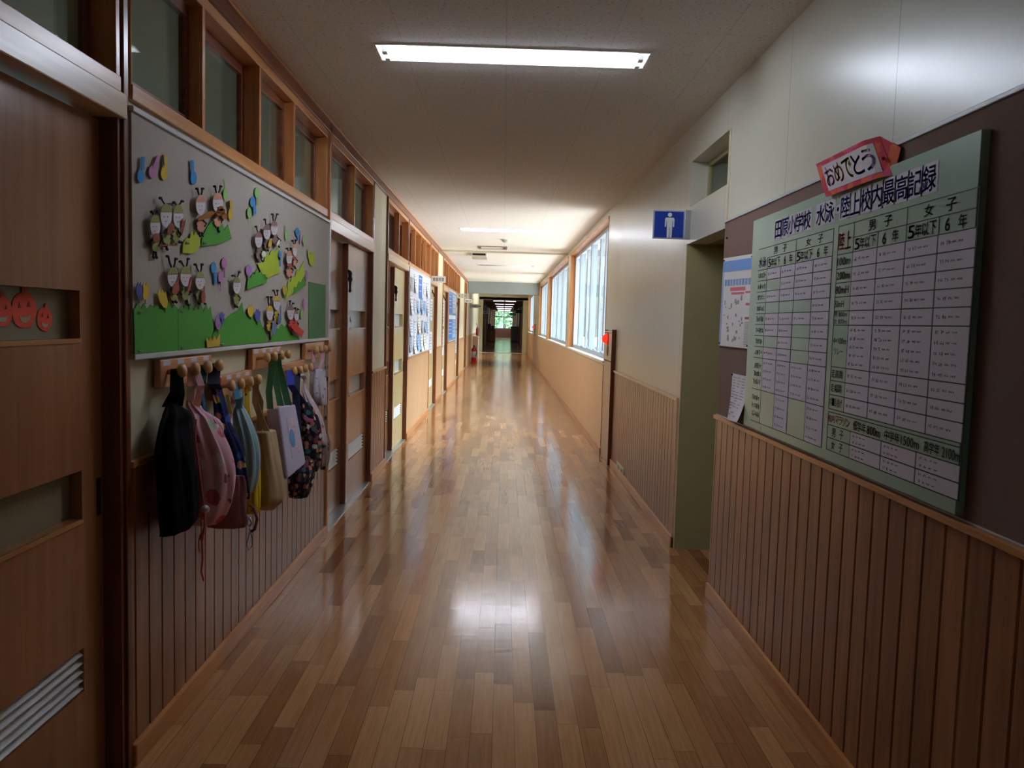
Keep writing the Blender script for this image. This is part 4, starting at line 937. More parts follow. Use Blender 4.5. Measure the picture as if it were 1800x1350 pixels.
# ================================================================== NOTICES DOWN THE LEFT WALL
t = thing('bulletin_board', 'pale lilac notice board full of papers between the second and third doors', 'bulletin board', (XL, 10.75, .96))
MB().box(XL - .012, XL + .008, 9.41, 12.08, .965, 1.985).build('felt_panel', M_boardblue, t)
f = MB()
for q in ((9.4, 12.09, 1.985, 2.0), (9.4, 12.09, .95, .965), (9.395, 9.41, .95, 2.0), (12.08, 12.095, .95, 2.0)): f.box(XL - .012, XL + .016, *q)
f.build('board_frame', MATS['white_board_frame'], t, bevel=.002)
M_nw = plain('notice_white', (222, 226, 236), .7); M_nb = plain('notice_pale_blue', (150, 178, 214), .7); M_nd = plain('notice_deep_blue', (74, 116, 190), .7); M_ng = plain('notice_grey', (170, 172, 178), .7); M_ncr = plain('notice_cream', (226, 218, 196), .7)
RN = random.Random(4)
def notice(name, label, group, X, y0, y1, z0, z1, mat, curl=.012, ruled=5, ink=None, cat='notice', pins=True):
    t = thing(name, label, cat, (X, (y0 + y1) / 2, z0), group)
    n = 6; vs = []
    for i in range(n + 1):
        f = i / n; off = .002 + curl * f * f; z = z1 + (z0 - z1) * f
        vs.append(((X + off, y0, z), (X + off, y1, z)))
    m = MB()
    for a, b in zip(vs, vs[1:]):
        m.add([a[0], a[1], b[1], b[0], *[(q[0] + .0008, q[1], q[2]) for q in (a[0], a[1], b[1], b[0])]], [(0, 1, 2, 3), (4, 7, 6, 5), (0, 4, 5, 1), (2, 6, 7, 3), (0, 3, 7, 4), (1, 5, 6, 2)])
    for k in range(ruled):
        f = .12 + .8 * k / max(ruled, 1); off = .002 + curl * f * f + .0016; z = z1 + (z0 - z1) * f; w = (y1 - y0)
        m.box(X + off - .0004, X + off + .0002, y0 + w * .1, y0 + w * RN.uniform(.55, .9), z - (z1 - z0) * .03, z, 1)
    m.build('paper_sheet', [mat, ink or M_ink], t)
    if pins:
        for yy in (y0 + .012, y1 - .012): MB().lathe((X + .002, yy, z1 - .012), (1, 0, 0), [(0, .003), (.004, .005), (.008, .004), (.009, 0)], 8).build('push_pin', M_alu, t, smooth=True)
    return t
XN = XL + .008
ROWS = [(1.72, 'top'), (1.46, 'second'), (1.2, 'third'), (.99, 'bottom')]
for ri, (zz, rn) in enumerate(ROWS):
    y = 9.5; k = 0
    names = ['first', 'second', 'third', 'fourth', 'fifth', 'sixth', 'seventh']
    while y < 11.75:
        w = RN.uniform(.22, .36); h = RN.uniform(.16, .24); mat = RN.choice([M_nw, M_nw, M_nb, M_ng, M_nw, M_ncr]); c = {M_nw: 'white', M_nb: 'pale blue', M_ng: 'grey', M_ncr: 'cream'}[mat]
        if not (ri == 0 and 10.3 < y + w / 2 < 11.0):
            notice('notice_sheet', f'{c} sheet, {names[k]} from the near end in the {rn} row of the lilac board', 'notices on the lilac board', XN, y, y + w, zz + RN.uniform(-.02, .02), zz + h, mat, RN.uniform(.004, .03)); k += 1
        y += w + RN.uniform(.06, .2)
notice('poster', 'deep blue poster at the top of the lilac notice board', None, XN, 10.45, 10.85, 1.66, 1.96, M_nd, .004, 3, M_nw, 'poster')
t = thing('bulletin_board', 'blue poster board between the third and fourth doors', 'bulletin board', (XL, 17.4, .97))
MB().box(XL - .012, XL + .008, 16.2, 18.75, .97, 1.98).build('felt_panel', plain('steel_blue_board', (112, 140, 168), .8, vary=.3, scale=6), t)
f = MB()
for q in ((16.18, 18.78, 1.98, 2.0), (16.18, 18.78, .955, .97), (16.18, 16.2, .955, 2.0), (18.75, 18.78, .955, 2.0)): f.box(XL - .012, XL + .016, *q)
f.build('board_frame', MATS['white_board_frame'], t)
for i, (a, b, z0, z1, mt, lb) in enumerate([(16.3, 17.2, 1.55, 1.92, M_nd, 'deep blue poster at the near top of the blue board'), (17.35, 18.6, 1.55, 1.94, M_ng, 'grey poster at the far top of the blue board'), (16.3, 17.3, 1.02, 1.4, M_nd, 'deep blue poster at the near bottom of the blue board'), (17.45, 18.6, 1.02, 1.4, M_nb, 'pale blue poster at the far bottom of the blue board'), (16.3, 18.5, 1.42, 1.5, M_nw, 'long white strip across the middle of the blue board')]):
    notice('poster', lb, 'posters on the blue board', XN, a, b, z0, z1, mt, .003, 4, M_nw if i in (0, 2) else M_ink, 'poster', False)
for y0, y1, z0, z1, lb in ((12.75, 13.15, 1.38, 1.72, 'upper white sheet on the third door'), (12.75, 13.15, .86, 1.2, 'lower white sheet on the third door'), (15.25, 15.75, 1.28, 1.78, 'upper white sheet on the fourth door'), (15.2, 15.75, .72, 1.22, 'lower long white sheet on the fourth door'), (19.5, 20.05, 1.2, 1.72, 'upper white sheet on the fifth door'), (19.4, 20.1, .6, 1.15, 'lower white sheet on the fifth door')):
    notice('door_notice', lb, 'notices on the far left doors', -1.15, y0, y1, z0, z1, M_nw, .002, 6, None, 'notice', False)
for y, lb in ((13.05, 'third'), (15.5, 'fourth'), (19.7, 'fifth')):
    t = thing('door_hook', f'small black hook high on the {lb} left door', 'hook', (-1.13, y, 1.76))
    MB().box(-1.15, -1.135, y - .015, y + .015, 1.82, 1.87).build('hook_plate', M_black, t)
    MB().tube([(-1.14, y, 1.83), (-1.12, y, 1.80), (-1.115, y, 1.77), (-1.125, y, 1.76)], .01, 8).build('hook_arm', M_black, t, smooth=True)

# room signs sticking out of the left wall
M_signw = plain('sign_white', (228, 230, 226), .4); M_signtxt = plain('sign_black', (52, 52, 60), .6)
def room_sign(y, x1, z0, z1, label, body=None):
    t = thing('room_sign', label, 'sign', (XL, y, z0), 'room signs along the left wall')
    MB().box(XL + .01, x1, y, y + .012, z0, z1).build('sign_plate', M_signw, t, bevel=.002)
    MB().box(XL - .01, XL + .012, y - .01, y + .022, z0 + .01, z1 - .01).build('sign_bracket', M_alu, t)
    w = x1 - XL - .01
    if body:
        m = MB(); n = len(body)
        for i, ch in enumerate(body):
            if ch != ' ': text(m, ch, boxY(XL + .01 + w * (.07 + .86 * i / n), XL + .01 + w * (.07 + .86 * (i + .86) / n), z0 + (z1 - z0) * .22, z0 + (z1 - z0) * .78, y - .001), .03)
        m.build('lettering', M_signtxt, t)
    else:
        m = MB(); r = random.Random(int(y))
        for i in range(7): m.box(XL + .01 + w * (.1 + .115 * i), XL + .01 + w * (.1 + .115 * i + .08), y - .0012, y - .0002, z0 + (z1 - z0) * r.uniform(.3, .4), z0 + (z1 - z0) * r.uniform(.6, .72))
        m.build('lettering', M_signtxt, t)
room_sign(12.3, -.886, 1.953, 2.048, 'white room sign with four characters over the third door', '家庭科室')
room_sign(19.3, -.887, 1.927, 2.03, 'white room sign with three spaced characters at the cream pillar', '図 工 室')
room_sign(22.6, -.879, 1.899, 1.986, 'small white room sign below the three-character sign')
room_sign(27.0, -.72, 1.82, 1.95, 'long white room sign before the cream pier')
room_sign(41.0, -.72, 1.78, 1.92, 'small dim sign inside the far passage')
# things on the far left
M_fire = plain('extinguisher_red', (206, 40, 34), .35)
t = thing('fire_extinguisher', 'red and white fire extinguisher standing by the far left wall', 'fire extinguisher', (-.97, 27.5, 0))
MB().lathe((-.97, 27.5, .02), (0, 0, 1), [(0, .075), (.02, .085), (.42, .085), (.48, .05), (.5, .03), (.53, .03)], 18).build('cylinder', M_fire, t, smooth=True); cyl = bpy.data.objects[[o.name for o in t.children][0]]
MB().lathe((-.97, 27.5, .17), (0, 0, 1), [(0, .0865), (.2, .0865)], 18).build('white_label', M_signw, cyl, smooth=True)
MB().box(-.985, -.955, 27.42, 27.56, .55, .6).build('lever', M_black, t, bevel=.004)
MB().tube([(-.95, 27.44, .56), (-.9, 27.42, .5), (-.88, 27.42, .35), (-.9, 27.42, .2)], .012).build('hose', M_black, t, smooth=True)
MB().lathe((-.97, 27.5, 0), (0, 0, 1), [(0, .11), (.02, .11), (.021, .08)], 18).build('stand', M_fire, t)
t = thing('fire_hose_cabinet', 'tall white and red cabinet by the far left wall', 'cabinet', (-1.0, 30.0, 0))
MB().box(-1.1, -.9, 29.8, 30.3, 0, .85).build('cabinet_body', plain('cabinet_white', (220, 216, 206), .5), t, bevel=.01)
MB().box(-1.08, -.92, 29.79, 29.8, .05, .8).build('cabinet_door', plain('cabinet_front', (212, 186, 168), .5), t)
t = thing('hanging_pouch', 'dark red pouch hanging on the far left wall', 'pouch', (-1.05, 33.0, .85))
m = MB().loft([[(-1.05 + a * math.cos(q), 33.0 + .1 * math.sin(q), z) for q in (2 * math.pi * i / 14 for i in range(14))] for z, a in ((.8, .03), (.86, .05), (1.05, .05), (1.15, .03))]); m.build('pouch_body', plain('dark_red_cloth', (110, 30, 36), .8), t, smooth=True)
MB().tube([(-1.05, 33.0, 1.15), (-1.08, 33.0, 1.28), (-1.1, 33.0, 1.3)], .01).build('loop', M_black, t)
# furniture in the far passage
t = thing('shelf_cabinet', 'dark wooden shelf cabinet with items on the left of the far passage', 'cabinet', (-.85, 56, 0))
MB().box(-1.1, -.55, 55, 58, 0, .85).build('cabinet_body', M_dark, t, bevel=.01)
MB().box(-1.1, -.53, 54.98, 58.02, .85, .89).build('cabinet_top', M_darky, t)
for i in range(3): MB().box(-1.0 + .15 * i, -.88 + .15 * i, 54.985, 55, .1, .78).build('cabinet_door', M_farw, t)
for i, (xx, hh, cc, lb) in enumerate(((-.95, .35, (60, 60, 80), 'dark box standing on the far shelf cabinet, by the wall'), (-.72, .22, (70, 90, 130), 'small blue box standing on the far shelf cabinet'))):
    b = MB().box(xx - .1, xx + .1, 55.2, 55.6, .89, .89 + hh).build('storage_box', plain(f'box_tone_{"ab"[i]}', cc, .6), bevel=.01); tag(b, lb, 'box')
t = thing('locker', 'pale grey locker on the right of the far passage', 'locker', (.85, 58, 0))
MB().box(.55, 1.1, 58, 59, .05, 1.1).build('locker_body', plain('locker_grey', (176, 170, 168), .5), t, bevel=.01)
for i in range(2): MB().box(.57 + .26 * i, .81 + .26 * i, 57.985, 58.0, .1, 1.06).build('locker_door', plain('locker_door_grey', (190, 186, 184), .5), t, bevel=.004)
MB().box(.53, 1.1, 57.97, 59.02, 0, .05).build('plinth', plain('mauve_plinth', (150, 70, 84), .6), t)
for y, x0, x1, z0, lb in ((45.0, .66, .98, 1.9, 'green exit sign, nearer of the two in the far passage'), (53.0, .42, .8, 1.82, 'green exit sign, farther of the two in the far passage')):
    t = thing('exit_sign', lb, 'exit sign', (.8, y, z0), 'exit signs of the far passage')
    MB().box(x0, x1, y, y + .05, z0, z0 + .18).build('sign_case', plain('sign_dark_green', (28, 70, 52), .4), t, bevel=.006)
    MB().box((x0 + x1) / 2 - .01, (x0 + x1) / 2 + .01, y + .02, y + .03, z0 + .18, 2.39).build('hanger_rod', M_alu, t)
    MB().box(x0 + .02, x1 - .02, y - .003, y, z0 + .05, z0 + .13).build('sign_face', plain('sign_face_green', (60, 120, 90), .4), t)

# ================================================================== RIGHT WALL
t = thing('bulletin_board', 'brown felt bulletin board carrying the record chart', 'bulletin board', (XR, 1.4, .95))
MB().box(XR - .012, XR + .012, YN + 3.2, 4.118, .955, 1.915).build('felt_panel', M_cork, t)
f = MB().box(XR - .018, XR + .012, YN + 3.2, 4.12, 1.915, 1.928).box(XR - .0125, XR + .012, YN + 3.2, 4.12, .95, .957)
f.build('board_frame', MATS['white_board_frame'], t, bevel=.002)
XK = XR - .012
XC = XK - .022      # face of the chart
M_chart = plain('sage_green_panel', (150, 178, 158), .28, .5, vary=.03); M_line = plain('chart_black', (40, 44, 46), .6)
M_slip = plain('record_slip_paper', (206, 198, 208), .7, vary=.03); M_head = plain('title_blue', (44, 62, 158), .6); M_redt = plain('title_red', (214, 66, 62), .6)
chart = thing('record_chart', 'pale green school record chart with white name slips and blue title', 'chart', (XK, 2.73, .966))
MB().box(XC, XK, 1.878, 3.572, .966, 1.858).build('chart_panel', M_chart, chart, bevel=.0015)
def lines(hz, vt, name):
    m = MB()
    for z, a, b in hz: m.box(XC - .0008, XC + .0005, min(a, b), max(a, b), z - .0013, z + .0013)
    for y, a, b in vt: m.box(XC - .0008, XC + .0005, y - .0013, y + .0013, min(a, b), max(a, b))
    m.build(name, M_line, chart)
SC_ = [3.474, 3.352, 3.185, 3.03, 2.852, 2.689]
SRz = [1.726, 1.683, 1.637, 1.592, 1.546, 1.50, 1.455, 1.41, 1.363, 1.317, 1.27, 1.137, 1.0]
lines([(1.726, SC_[0], SC_[5]), (1.683, SC_[1], SC_[5])] + [(z, SC_[0], SC_[5]) for z in SRz[2:]], [(SC_[i], 1.726 if i in (3, 5) else 1.683 if i == 1 else 1.637, 1.0) for i in range(1, 6)], 'swimming_table_lines')
AC = [2.649, 2.532, 2.366, 2.20, 2.035, 1.868]
ARz = [1.727, 1.681, 1.636, 1.59, 1.545, 1.5, 1.455, 1.41, 1.275, 1.23, 1.184, 1.137]
lines([(1.727, AC[0], AC[5]), (1.681, AC[1], AC[5])] + [(z, AC[0], AC[5]) for z in ARz[2:]] + [(1.127, AC[0], AC[5]), (1.085, AC[0], AC[5]), (1.043, AC[0], AC[5]), (1.002, AC[0], AC[5])],
      [(AC[0], 1.727, 1.137), (AC[1], 1.727, 1.137), (AC[2], 1.681, 1.137), (AC[3], 1.727, 1.137), (AC[4], 1.681, 1.137), (AC[5], 1.727, 1.002), (2.649, 1.127, 1.002), (2.473, 1.085, 1.002), (2.267, 1.085, 1.002), (2.072, 1.085, 1.002)], 'athletics_table_lines')
RS = random.Random(11)
def slip(y0, y1, z0, z1, rows=1):
    """white slip glued in a cell, with faint handwriting too small to read"""
    m = MB().box(XC - .0012, XC + .0003, min(y0, y1), max(y0, y1), z0, z1)
    L = abs(y1 - y0); hi, lo = max(y0, y1), min(y0, y1)
    for r in range(rows):
        zc = z0 + (z1 - z0) * (1 - (r + .5) / rows); h = min(.011, (z1 - z0) / rows * .42); y = hi - L * .08
        for gp, (nw, hh) in enumerate(((2, h), (2, h), (4, h * .55), (5, h * .5))):
            if y < lo + L * .12: break
            for _ in range(nw):
                w = hh * RS.uniform(.5, .8)
                for _s in range(3):
                    if RS.random() < .5: a = RS.uniform(0, w); m.box(XC - .0016, XC - .0011, y - a - hh * .12, y - a, zc - hh * RS.uniform(.3, .5), zc + hh * RS.uniform(.2, .5), 1)
                    else: a = RS.uniform(-.45, .4) * hh; m.box(XC - .0016, XC - .0011, y - w, y, zc + a, zc + a + hh * .13, 1)
                y -= w * 1.25
                if y < lo + L * .08: break
            y -= L * .05
    m.build('record_slip', [M_slip, M_ink], chart)
green_cells = {(1, 0), (3, 0), (3, 1), (3, 2), (5, 2), (6, 0), (6, 2), (7, 2), (9, 0), (9, 2)}
for r in range(10):
    for c_ in range(4):
        if (r, c_) in green_cells: continue
        z1, z0 = SRz[r + 2], SRz[r + 3]
        slip(SC_[c_ + 1] - .004, SC_[c_ + 2] + .003, z0 + .002, z1 - .002, 4 if r > 7 else 1)
for r in range(9):
    for c_ in range(4):
        z1, z0 = ARz[r + 2], ARz[r + 3]
        slip(AC[c_ + 1] - .003, AC[c_ + 2] + .003, z0 + .002, z1 - .002, 5 if r == 5 else 1)
for r, (z1, z0) in enumerate(((1.085, 1.043), (1.043, 1.002))):
    for a, b in ((2.473, 2.267), (2.267, 2.072), (2.072, 1.868)): slip(a - .003, b + .003, z0 + .002, z1 - .002, 2)
def wr(name, mat, items, bold=.03):
    """one part per written word: characters that stand together"""
    groups = []
    for it in items:
        g = groups[-1] if groups else None
        if g and abs(g[-1][3] - it[3]) < .02 and 0 <= g[-1][2] - it[1] < .075: g.append(it)
        else: groups.append([it])
    for g in groups:
        m = MB()
        for body, y0, y1, z0, z1 in g: text(m, body, boxR(y0, y1, z0, z1, XC - .0014), bold)
        m.build(name, mat, chart)
def spread(s, y0, y1, z0, z1, fill=.9):
    n = len(s); return [(ch, y0 + (y1 - y0) * i / n, y0 + (y1 - y0) * (i + fill) / n, z0 + (.35 * (z1 - z0) if ch == '・' else 0), z1 - (.35 * (z1 - z0) if ch == '・' else 0)) for i, ch in enumerate(s) if ch != ' ']
ti = spread('田原小学校', 3.275, 2.89, 1.752, 1.818) + spread('水泳', 2.845, 2.685, 1.752, 1.818) + [('・', 2.672, 2.655, 1.778, 1.792)] + spread('陸上校内最高記録', 2.64, 2.055, 1.752, 1.818)
m = MB()
for b_, y0, y1, z0, z1 in ti: m.box(XC - .0009, XC, y1 - .008, y0 + .008, z0 - .007, z1 + .007)
m.build('title_backing', M_slip, chart)
wr('title_lettering', M_head, ti, .045)
wr('swimming_heading', plain('heading_blue', (60, 84, 176), .6), spread('水泳', 3.462, 3.365, 1.648, 1.69), .04)
wr('athletics_heading', M_redt, spread('陸上', 2.642, 2.542, 1.65, 1.705), .04)
H1 = [('男', 3.28, 3.235, 1.69, 1.719), ('子', 3.175, 3.13, 1.69, 1.719), ('女', 2.93, 2.885, 1.69, 1.719), ('子', 2.82, 2.775, 1.69, 1.719), ('男', 2.43, 2.385, 1.689, 1.72), ('子', 2.33, 2.285, 1.689, 1.72), ('女', 2.11, 2.065, 1.689, 1.72), ('子', 2.005, 1.96, 1.689, 1.72)]
for a, b, z in ((SC_[1], SC_[2], 1.642), (SC_[3], SC_[4], 1.642), (AC[1], AC[2], 1.641), (AC[3], AC[4], 1.641)): H1 += spread('5年以下', a - .012, b + .008, z, z + .034)
for a, b, z in ((SC_[2], SC_[3], 1.642), (SC_[4], SC_[5], 1.642), (AC[2], AC[3], 1.641), (AC[4], AC[5], 1.641)): H1 += [('6', a - .03, a - .052, z, z + .032), ('年', a - .088, a - .125, z, z + .034)]
wr('column_heading', M_line, H1, .025)
L1 = []
def lab(s, r, y0=2.643, y1=2.545, pad=.01): L1.append((s, y0, y1, ARz[r + 1] + pad, ARz[r] - pad))
lab('100m', 2); lab('200m', 3); lab('80mH', 4); lab('50mH', 5, 2.643, 2.575, .012)
L1 += [('男', 2.645, 2.62, 1.437, 1.453), ('800m', 2.61, 2.545, 1.437, 1.452), ('女', 2.645, 2.62, 1.413, 1.43), ('800m', 2.61, 2.545, 1.414, 1.429)]
L1 += [('4×100m', 2.642, 2.54, 1.35, 1.37), ('リレー', 2.63, 2.56, 1.315, 1.336)]
L1 += spread('走高跳', 2.64, 2.548, 1.24, 1.267) + spread('走幅跳', 2.64, 2.548, 1.194, 1.221) + spread('ボール投げ', 2.643, 2.542, 1.148, 1.175)
L1 += [('男', 2.61, 2.58, 1.05, 1.078), ('子', 2.55, 2.52, 1.05, 1.078), ('女', 2.61, 2.58, 1.009, 1.036), ('子', 2.55, 2.52, 1.009, 1.036)]
L1 += spread('低学年', 2.455, 2.365, 1.092, 1.121) + [('800m', 2.36, 2.275, 1.092, 1.118)] + spread('中学年', 2.25, 2.16, 1.092, 1.121) + [('1500m', 2.155, 2.06, 1.092, 1.118)] + spread('高学年', 2.035, 1.96, 1.092, 1.121) + [('2100m', 1.95, 1.872, 1.092, 1.118)]
wr('row_heading', M_line, L1, .03)
wr('marathon_heading', M_redt, spread('校内マラソン', 2.645, 2.478, 1.094, 1.12), .03)
for r in range(10):
    z1, z0 = SRz[r + 2], SRz[r + 3]; m = MB()
    for ln in range(3 if r > 7 else 1):
        y = 3.462; zc = (z0 + z1) / 2 if r < 8 else z1 - (z1 - z0) * (.25 + .25 * ln); h = .011
        for _ in range(5):
            for _s in range(3):
                if RS.random() < .5: a = RS.uniform(0, .013); m.box(XC - .0014, XC - .0006, y - a - .002, y - a, zc - h, zc + h * RS.uniform(.3, 1))
                else: a = RS.uniform(-1, .8) * h; m.box(XC - .0014, XC - .0006, y - .016, y, zc + a, zc + a + .002)
            y -= .0195
    m.build('swimming_row_heading', M_line, chart)
# marks of the lamp-side sticker near the foot
MB().box(XC - .001, XC, 3.33, 3.54, .972, .99).build('foot_label', plain('foot_label_cream', (190, 196, 176), .5), chart)

# congratulation banner, curling off the board
def banner():
    X = XK - .04
    P0, P1, P2, P3 = [np.array(on_x(1250 + a / 3.273, 220 + b / 3.273, X)) for a, b in ((605, 225), (932, 62), (1012, 285), (662, 415))]
    t = thing('banner', 'pink and red paper banner curling over the record chart, with bright letters', 'banner', tuple(P3))
    def Q(u, v, off=0):
        p = (P0 * (1 - u) + P1 * u) * v + (P3 * (1 - u) + P2 * u) * (1 - v)
        c = .02 * max(0, u - .86) / .14
        return (p[0] + c - off, p[1], p[2])
    def strip(name, mat, u0, u1, v0, v1, off, n=14):
        m = MB()
        for i in range(n):
            a, b = u0 + (u1 - u0) * i / n, u0 + (u1 - u0) * (i + 1) / n
            m.add([Q(a, v0, off), Q(b, v0, off), Q(b, v1, off), Q(a, v1, off), Q(a, v0, off + .001), Q(b, v0, off + .001), Q(b, v1, off + .001), Q(a, v1, off + .001)], [(0, 3, 2, 1), (4, 5, 6, 7), (0, 1, 5, 4), (3, 7, 6, 2), (0, 4, 7, 3), (1, 2, 6, 5)])
        return m.build(name, mat, t)
    red = floral('pink_red_marbled_paper', (206, 66, 84), [(224, 106, 70), (222, 90, 130)], 16, .5)
    strip('backing_paper', red, 0, 1, 0, 1, 0)
    strip('white_panel', plain('banner_white', (214, 200, 206), .8, vary=.02), .09, .93, .13, .87, .0015)
    cols = [(214, 120, 176), (226, 150, 90), (206, 196, 60), (40, 60, 140), (96, 44, 116)]
    for i, ch in enumerate('おめでとう'):
        a, b = .11 + .162 * i, .11 + .162 * i + .15
        m = MB(); text(m, ch, lambda u, v: Q(a + (b - a) * u, .24 + .54 * v, .0032), .045); m.build('letter', plain('banner_letter_' + ['rose', 'orange', 'yellow', 'navy', 'violet'][i], cols[i], .7), t)
    c = Q(.985, .42, .004)
    MB().lathe(c, (-1, 0, 0), [(0, .004), (.004, .006), (.009, .004), (.01, 0)], 10).build('push_pin', plain('pin_red', (170, 40, 44), .3), t, smooth=True)
    # folded side flaps
    MB().prism([Q(0, 1), Q(.0, .35), (Q(.0, .35)[0] + .035, Q(.0, .35)[1] + .02, Q(.0, .35)[2] + .02)], (.001, .001, 0)).build('curled_corner', red, t)
    MB().prism([Q(1, 1), Q(1, 0), (Q(1, .3)[0] + .012, Q(1, .3)[1] - .035, Q(1, .5)[2] + .01)], (.001, .001, 0)).build('curled_corner', red, t)
banner()
# white poster with blue heading, in a clear sleeve
t = thing('poster', 'white poster with a blue heading pinned left of the record chart', 'poster', (XK, 3.83, 1.3))
def pq(u, v, o=0.004): return (XK - o - .004 * (1 - v), 4.095 + (3.585 - 4.095) * u, 1.302 + (1.738 - .018 * u - 1.302) * v)
MB().prism([pq(0, 0), pq(1, 0), pq(1, 1), pq(0, 1)], (-.0012, 0, 0)).build('poster_sheet', plain('poster_white', (214, 212, 214), .35, .6), t)
def patch(mb, u0, u1, v0, v1, o=.0056, m=0): return mb.prism([pq(u0, v0, o), pq(u1, v0, o), pq(u1, v1, o), pq(u0, v1, o)], (-.0004, 0, 0), m)
patch(MB(), .0, 1, .84, .96).build('blue_heading', plain('poster_blue', (58, 132, 206), .4), t)
patch(MB(), .0, .06, .0, .84).build('blue_edge', plain('poster_edge_blue', (150, 174, 222), .5), t)
m = MB()
for i in range(9): patch(m, .1 + .095 * i, .1 + .095 * i + .07, .68, .75)
m.build('blue_subtitle', plain('poster_sub_blue', (120, 156, 206), .5), t)
m = MB(); patch(m, .3, .78, .62, .66); patch(m, .35, .75, .58, .605); patch(m, .8, .98, .59, .61); patch(m, .82, .98, .46, .485); patch(m, .82, .98, .31, .335)
m.build('red_text', plain('poster_red', (206, 90, 110), .5), t)
m = MB(); r_ = random.Random(3)
for i in range(16): patch(m, .82, .96, .02 + .017 * i, .027 + .017 * i)
for i in range(30):
    u, v = r_.uniform(.1, .74), r_.uniform(.05, .53); patch(m, u, u + r_.uniform(.02, .06), v, v + r_.uniform(.01, .05))
m.build('small_print', plain('poster_grey', (150, 150, 150), .6), t)
for u, v in ((.05, .97), (.95, .97), (.04, .03), (.96, .03)):
    c = pq(u, v, .006); MB().lathe(c, (-1, 0, 0), [(0, .003), (.003, .005), (.007, .003), (.008, 0)], 8).build('push_pin', plain('pin_brown', (80, 60, 54), .4), t, smooth=True)
# white sheet hanging loose below the poster
t = thing('notice_sheet', 'white written sheet hanging loose at the foot of the record chart', 'notice', (XK, 3.7, .96))
m = MB(); n = 8; g = []
for i in range(n + 1):
    f = i / n
    for j in range(5):
        u = j / 4; y = 3.842 + (3.582 - 3.842) * u - .012 * f; z = 1.178 - f * (.2 + .02 * (1 - u)); x = XK - .005 - .045 * f * f * (.4 + .6 * u) * (1 + .2 * math.sin(3 * u))
        g.append((x, y, z))
fs = [(i * 5 + j, i * 5 + j + 1, i * 5 + j + 6, i * 5 + j + 5) for i in range(n) for j in range(4)]
m.add(g, fs); m.add([(q[0] - .0008, q[1], q[2]) for q in g], [f[::-1] for f in fs])
for i in range(1, 15):
    f = (i + .3) / 16; k0 = f * f * .045
    for j in range(3):
        if r_.random() < .8: u = .1 + .27 * j; m.box(XK - .0075 - k0 * (.4 + .6 * (u + .1)) * 1.12, XK - .0055 - k0 * (.4 + .6 * u), 3.842 - .26 * (u + r_.uniform(.1, .22)), 3.842 - .26 * u, 1.178 - f * .21, 1.180 - f * .21, 1)
m.build('paper_sheet', [M_paperw, M_ink], t)
for yy in (3.835, 3.592): MB().lathe((XK - .004, yy, 1.172), (-1, 0, 0), [(0, .003), (.003, .005), (.007, .003), (.008, 0)], 8).build('push_pin', M_black, t, smooth=True)
p_ = thing('push_pin', 'dark push pin alone near the top corner of the brown board', 'push pin', (XK, 4.06, 1.835))
MB().lathe((XK, 4.06, 1.835), (-1, 0, 0), [(0, .003), (.003, .006), (.008, .004), (.009, 0)], 10).build('pin_head', M_black, p_, smooth=True)

# toilet sign
t = thing('toilet_sign', 'blue sign with a white standing man jutting out beside the doorway', 'sign', (1.0, 4.95, 1.92))
x0, x1, z0, z1, Y = .885, 1.075, 1.918, 2.088, 4.95
MB().box(x0, x1, Y, Y + .018, z0, z1).build('sign_case', plain('sign_edge_grey', (170, 176, 196), .4), t, bevel=.003)
MB().box(x0 + .008, x1 - .008, Y - .0015, Y + .001, z0 + .008, z1 - .008).build('blue_face', plain('sign_blue', (26, 58, 158), .35), t)
cx = (x0 + x1) / 2 + .004; cz = (z0 + z1) / 2
def man(pts): return [(cx + .062 * u, Y - .002, cz + .066 * v) for u, v in pts]
m = MB().prism([(cx + .0125 * math.cos(q), Y - .002, cz + .058 + .0125 * math.sin(q)) for q in (2 * math.pi * i / 20 for i in range(20))], (0, -.001, 0))
m.prism(man([(-.36, .62), (.36, .62), (.46, .5), (.46, -.18), (.40, -.24), (.33, -.18), (.31, .36), (.27, .36), (.24, -1.12), (.2, -1.18), (.08, -1.18), (.03, -1.12), (.02, -.2), (-.02, -.2), (-.03, -1.12), (-.08, -1.18), (-.2, -1.18), (-.24, -1.12), (-.27, .36), (-.31, .36), (-.33, -.18), (-.40, -.24), (-.46, -.18), (-.46, .5)]), (0, -.001, 0))
m.build('man_figure', M_signw, t)
MB().box(x1, XR, Y - .004, Y + .022, z0, z1 + .004).build('wall_bracket', M_alu, t, bevel=.002)

# fire alarm box in the boxed-out wall
t = thing('fire_alarm', 'fire alarm panel with a glowing red lamp beside the first window', 'fire alarm', (XR2, 8.25, 0))
MB().box(XR2 - .006, XR - .001, 8.0, 8.6, 0, 1.02).build('lower_panel', wood('alarm_panel_wood', (150, 122, 104), (180, 152, 130), 'z', .3), t)
ap = MB().box(XR2 - .008, XR - .001, 8.0, 8.6, 1.03, 1.33).build('alarm_plate', plain('alarm_plate_beige', (206, 196, 178), .4), t, bevel=.002)
MB().box(XR2 - .012, XR - .001, 7.985, 8.0, 0, 1.345).build('side_trim', M_dark, t)
MB().box(XR2 - .010, XR2 - .007, 8.05, 8.55, 1.308, 1.313).box(XR2 - .010, XR2 - .007, 8.02, 8.58, 1.022, 1.028).build('groove', M_line, t)
MB().lathe((XR2 - .008, 8.33, 1.247), (-1, 0, 0), [(0, .055), (.012, .056), (.02, .05), (.04, .04), (.055, .022), (.06, 0)], 20).build('red_lamp', emit('red_lamp_glow', (1.0, .03, .015), 1.6), ap, smooth=True)
MB().lathe((XR2 - .008, 8.33, 1.247), (-1, 0, 0), [(-.002, .068), (.006, .068), (.008, .056)], 20).build('lamp_collar', M_fire, ap)
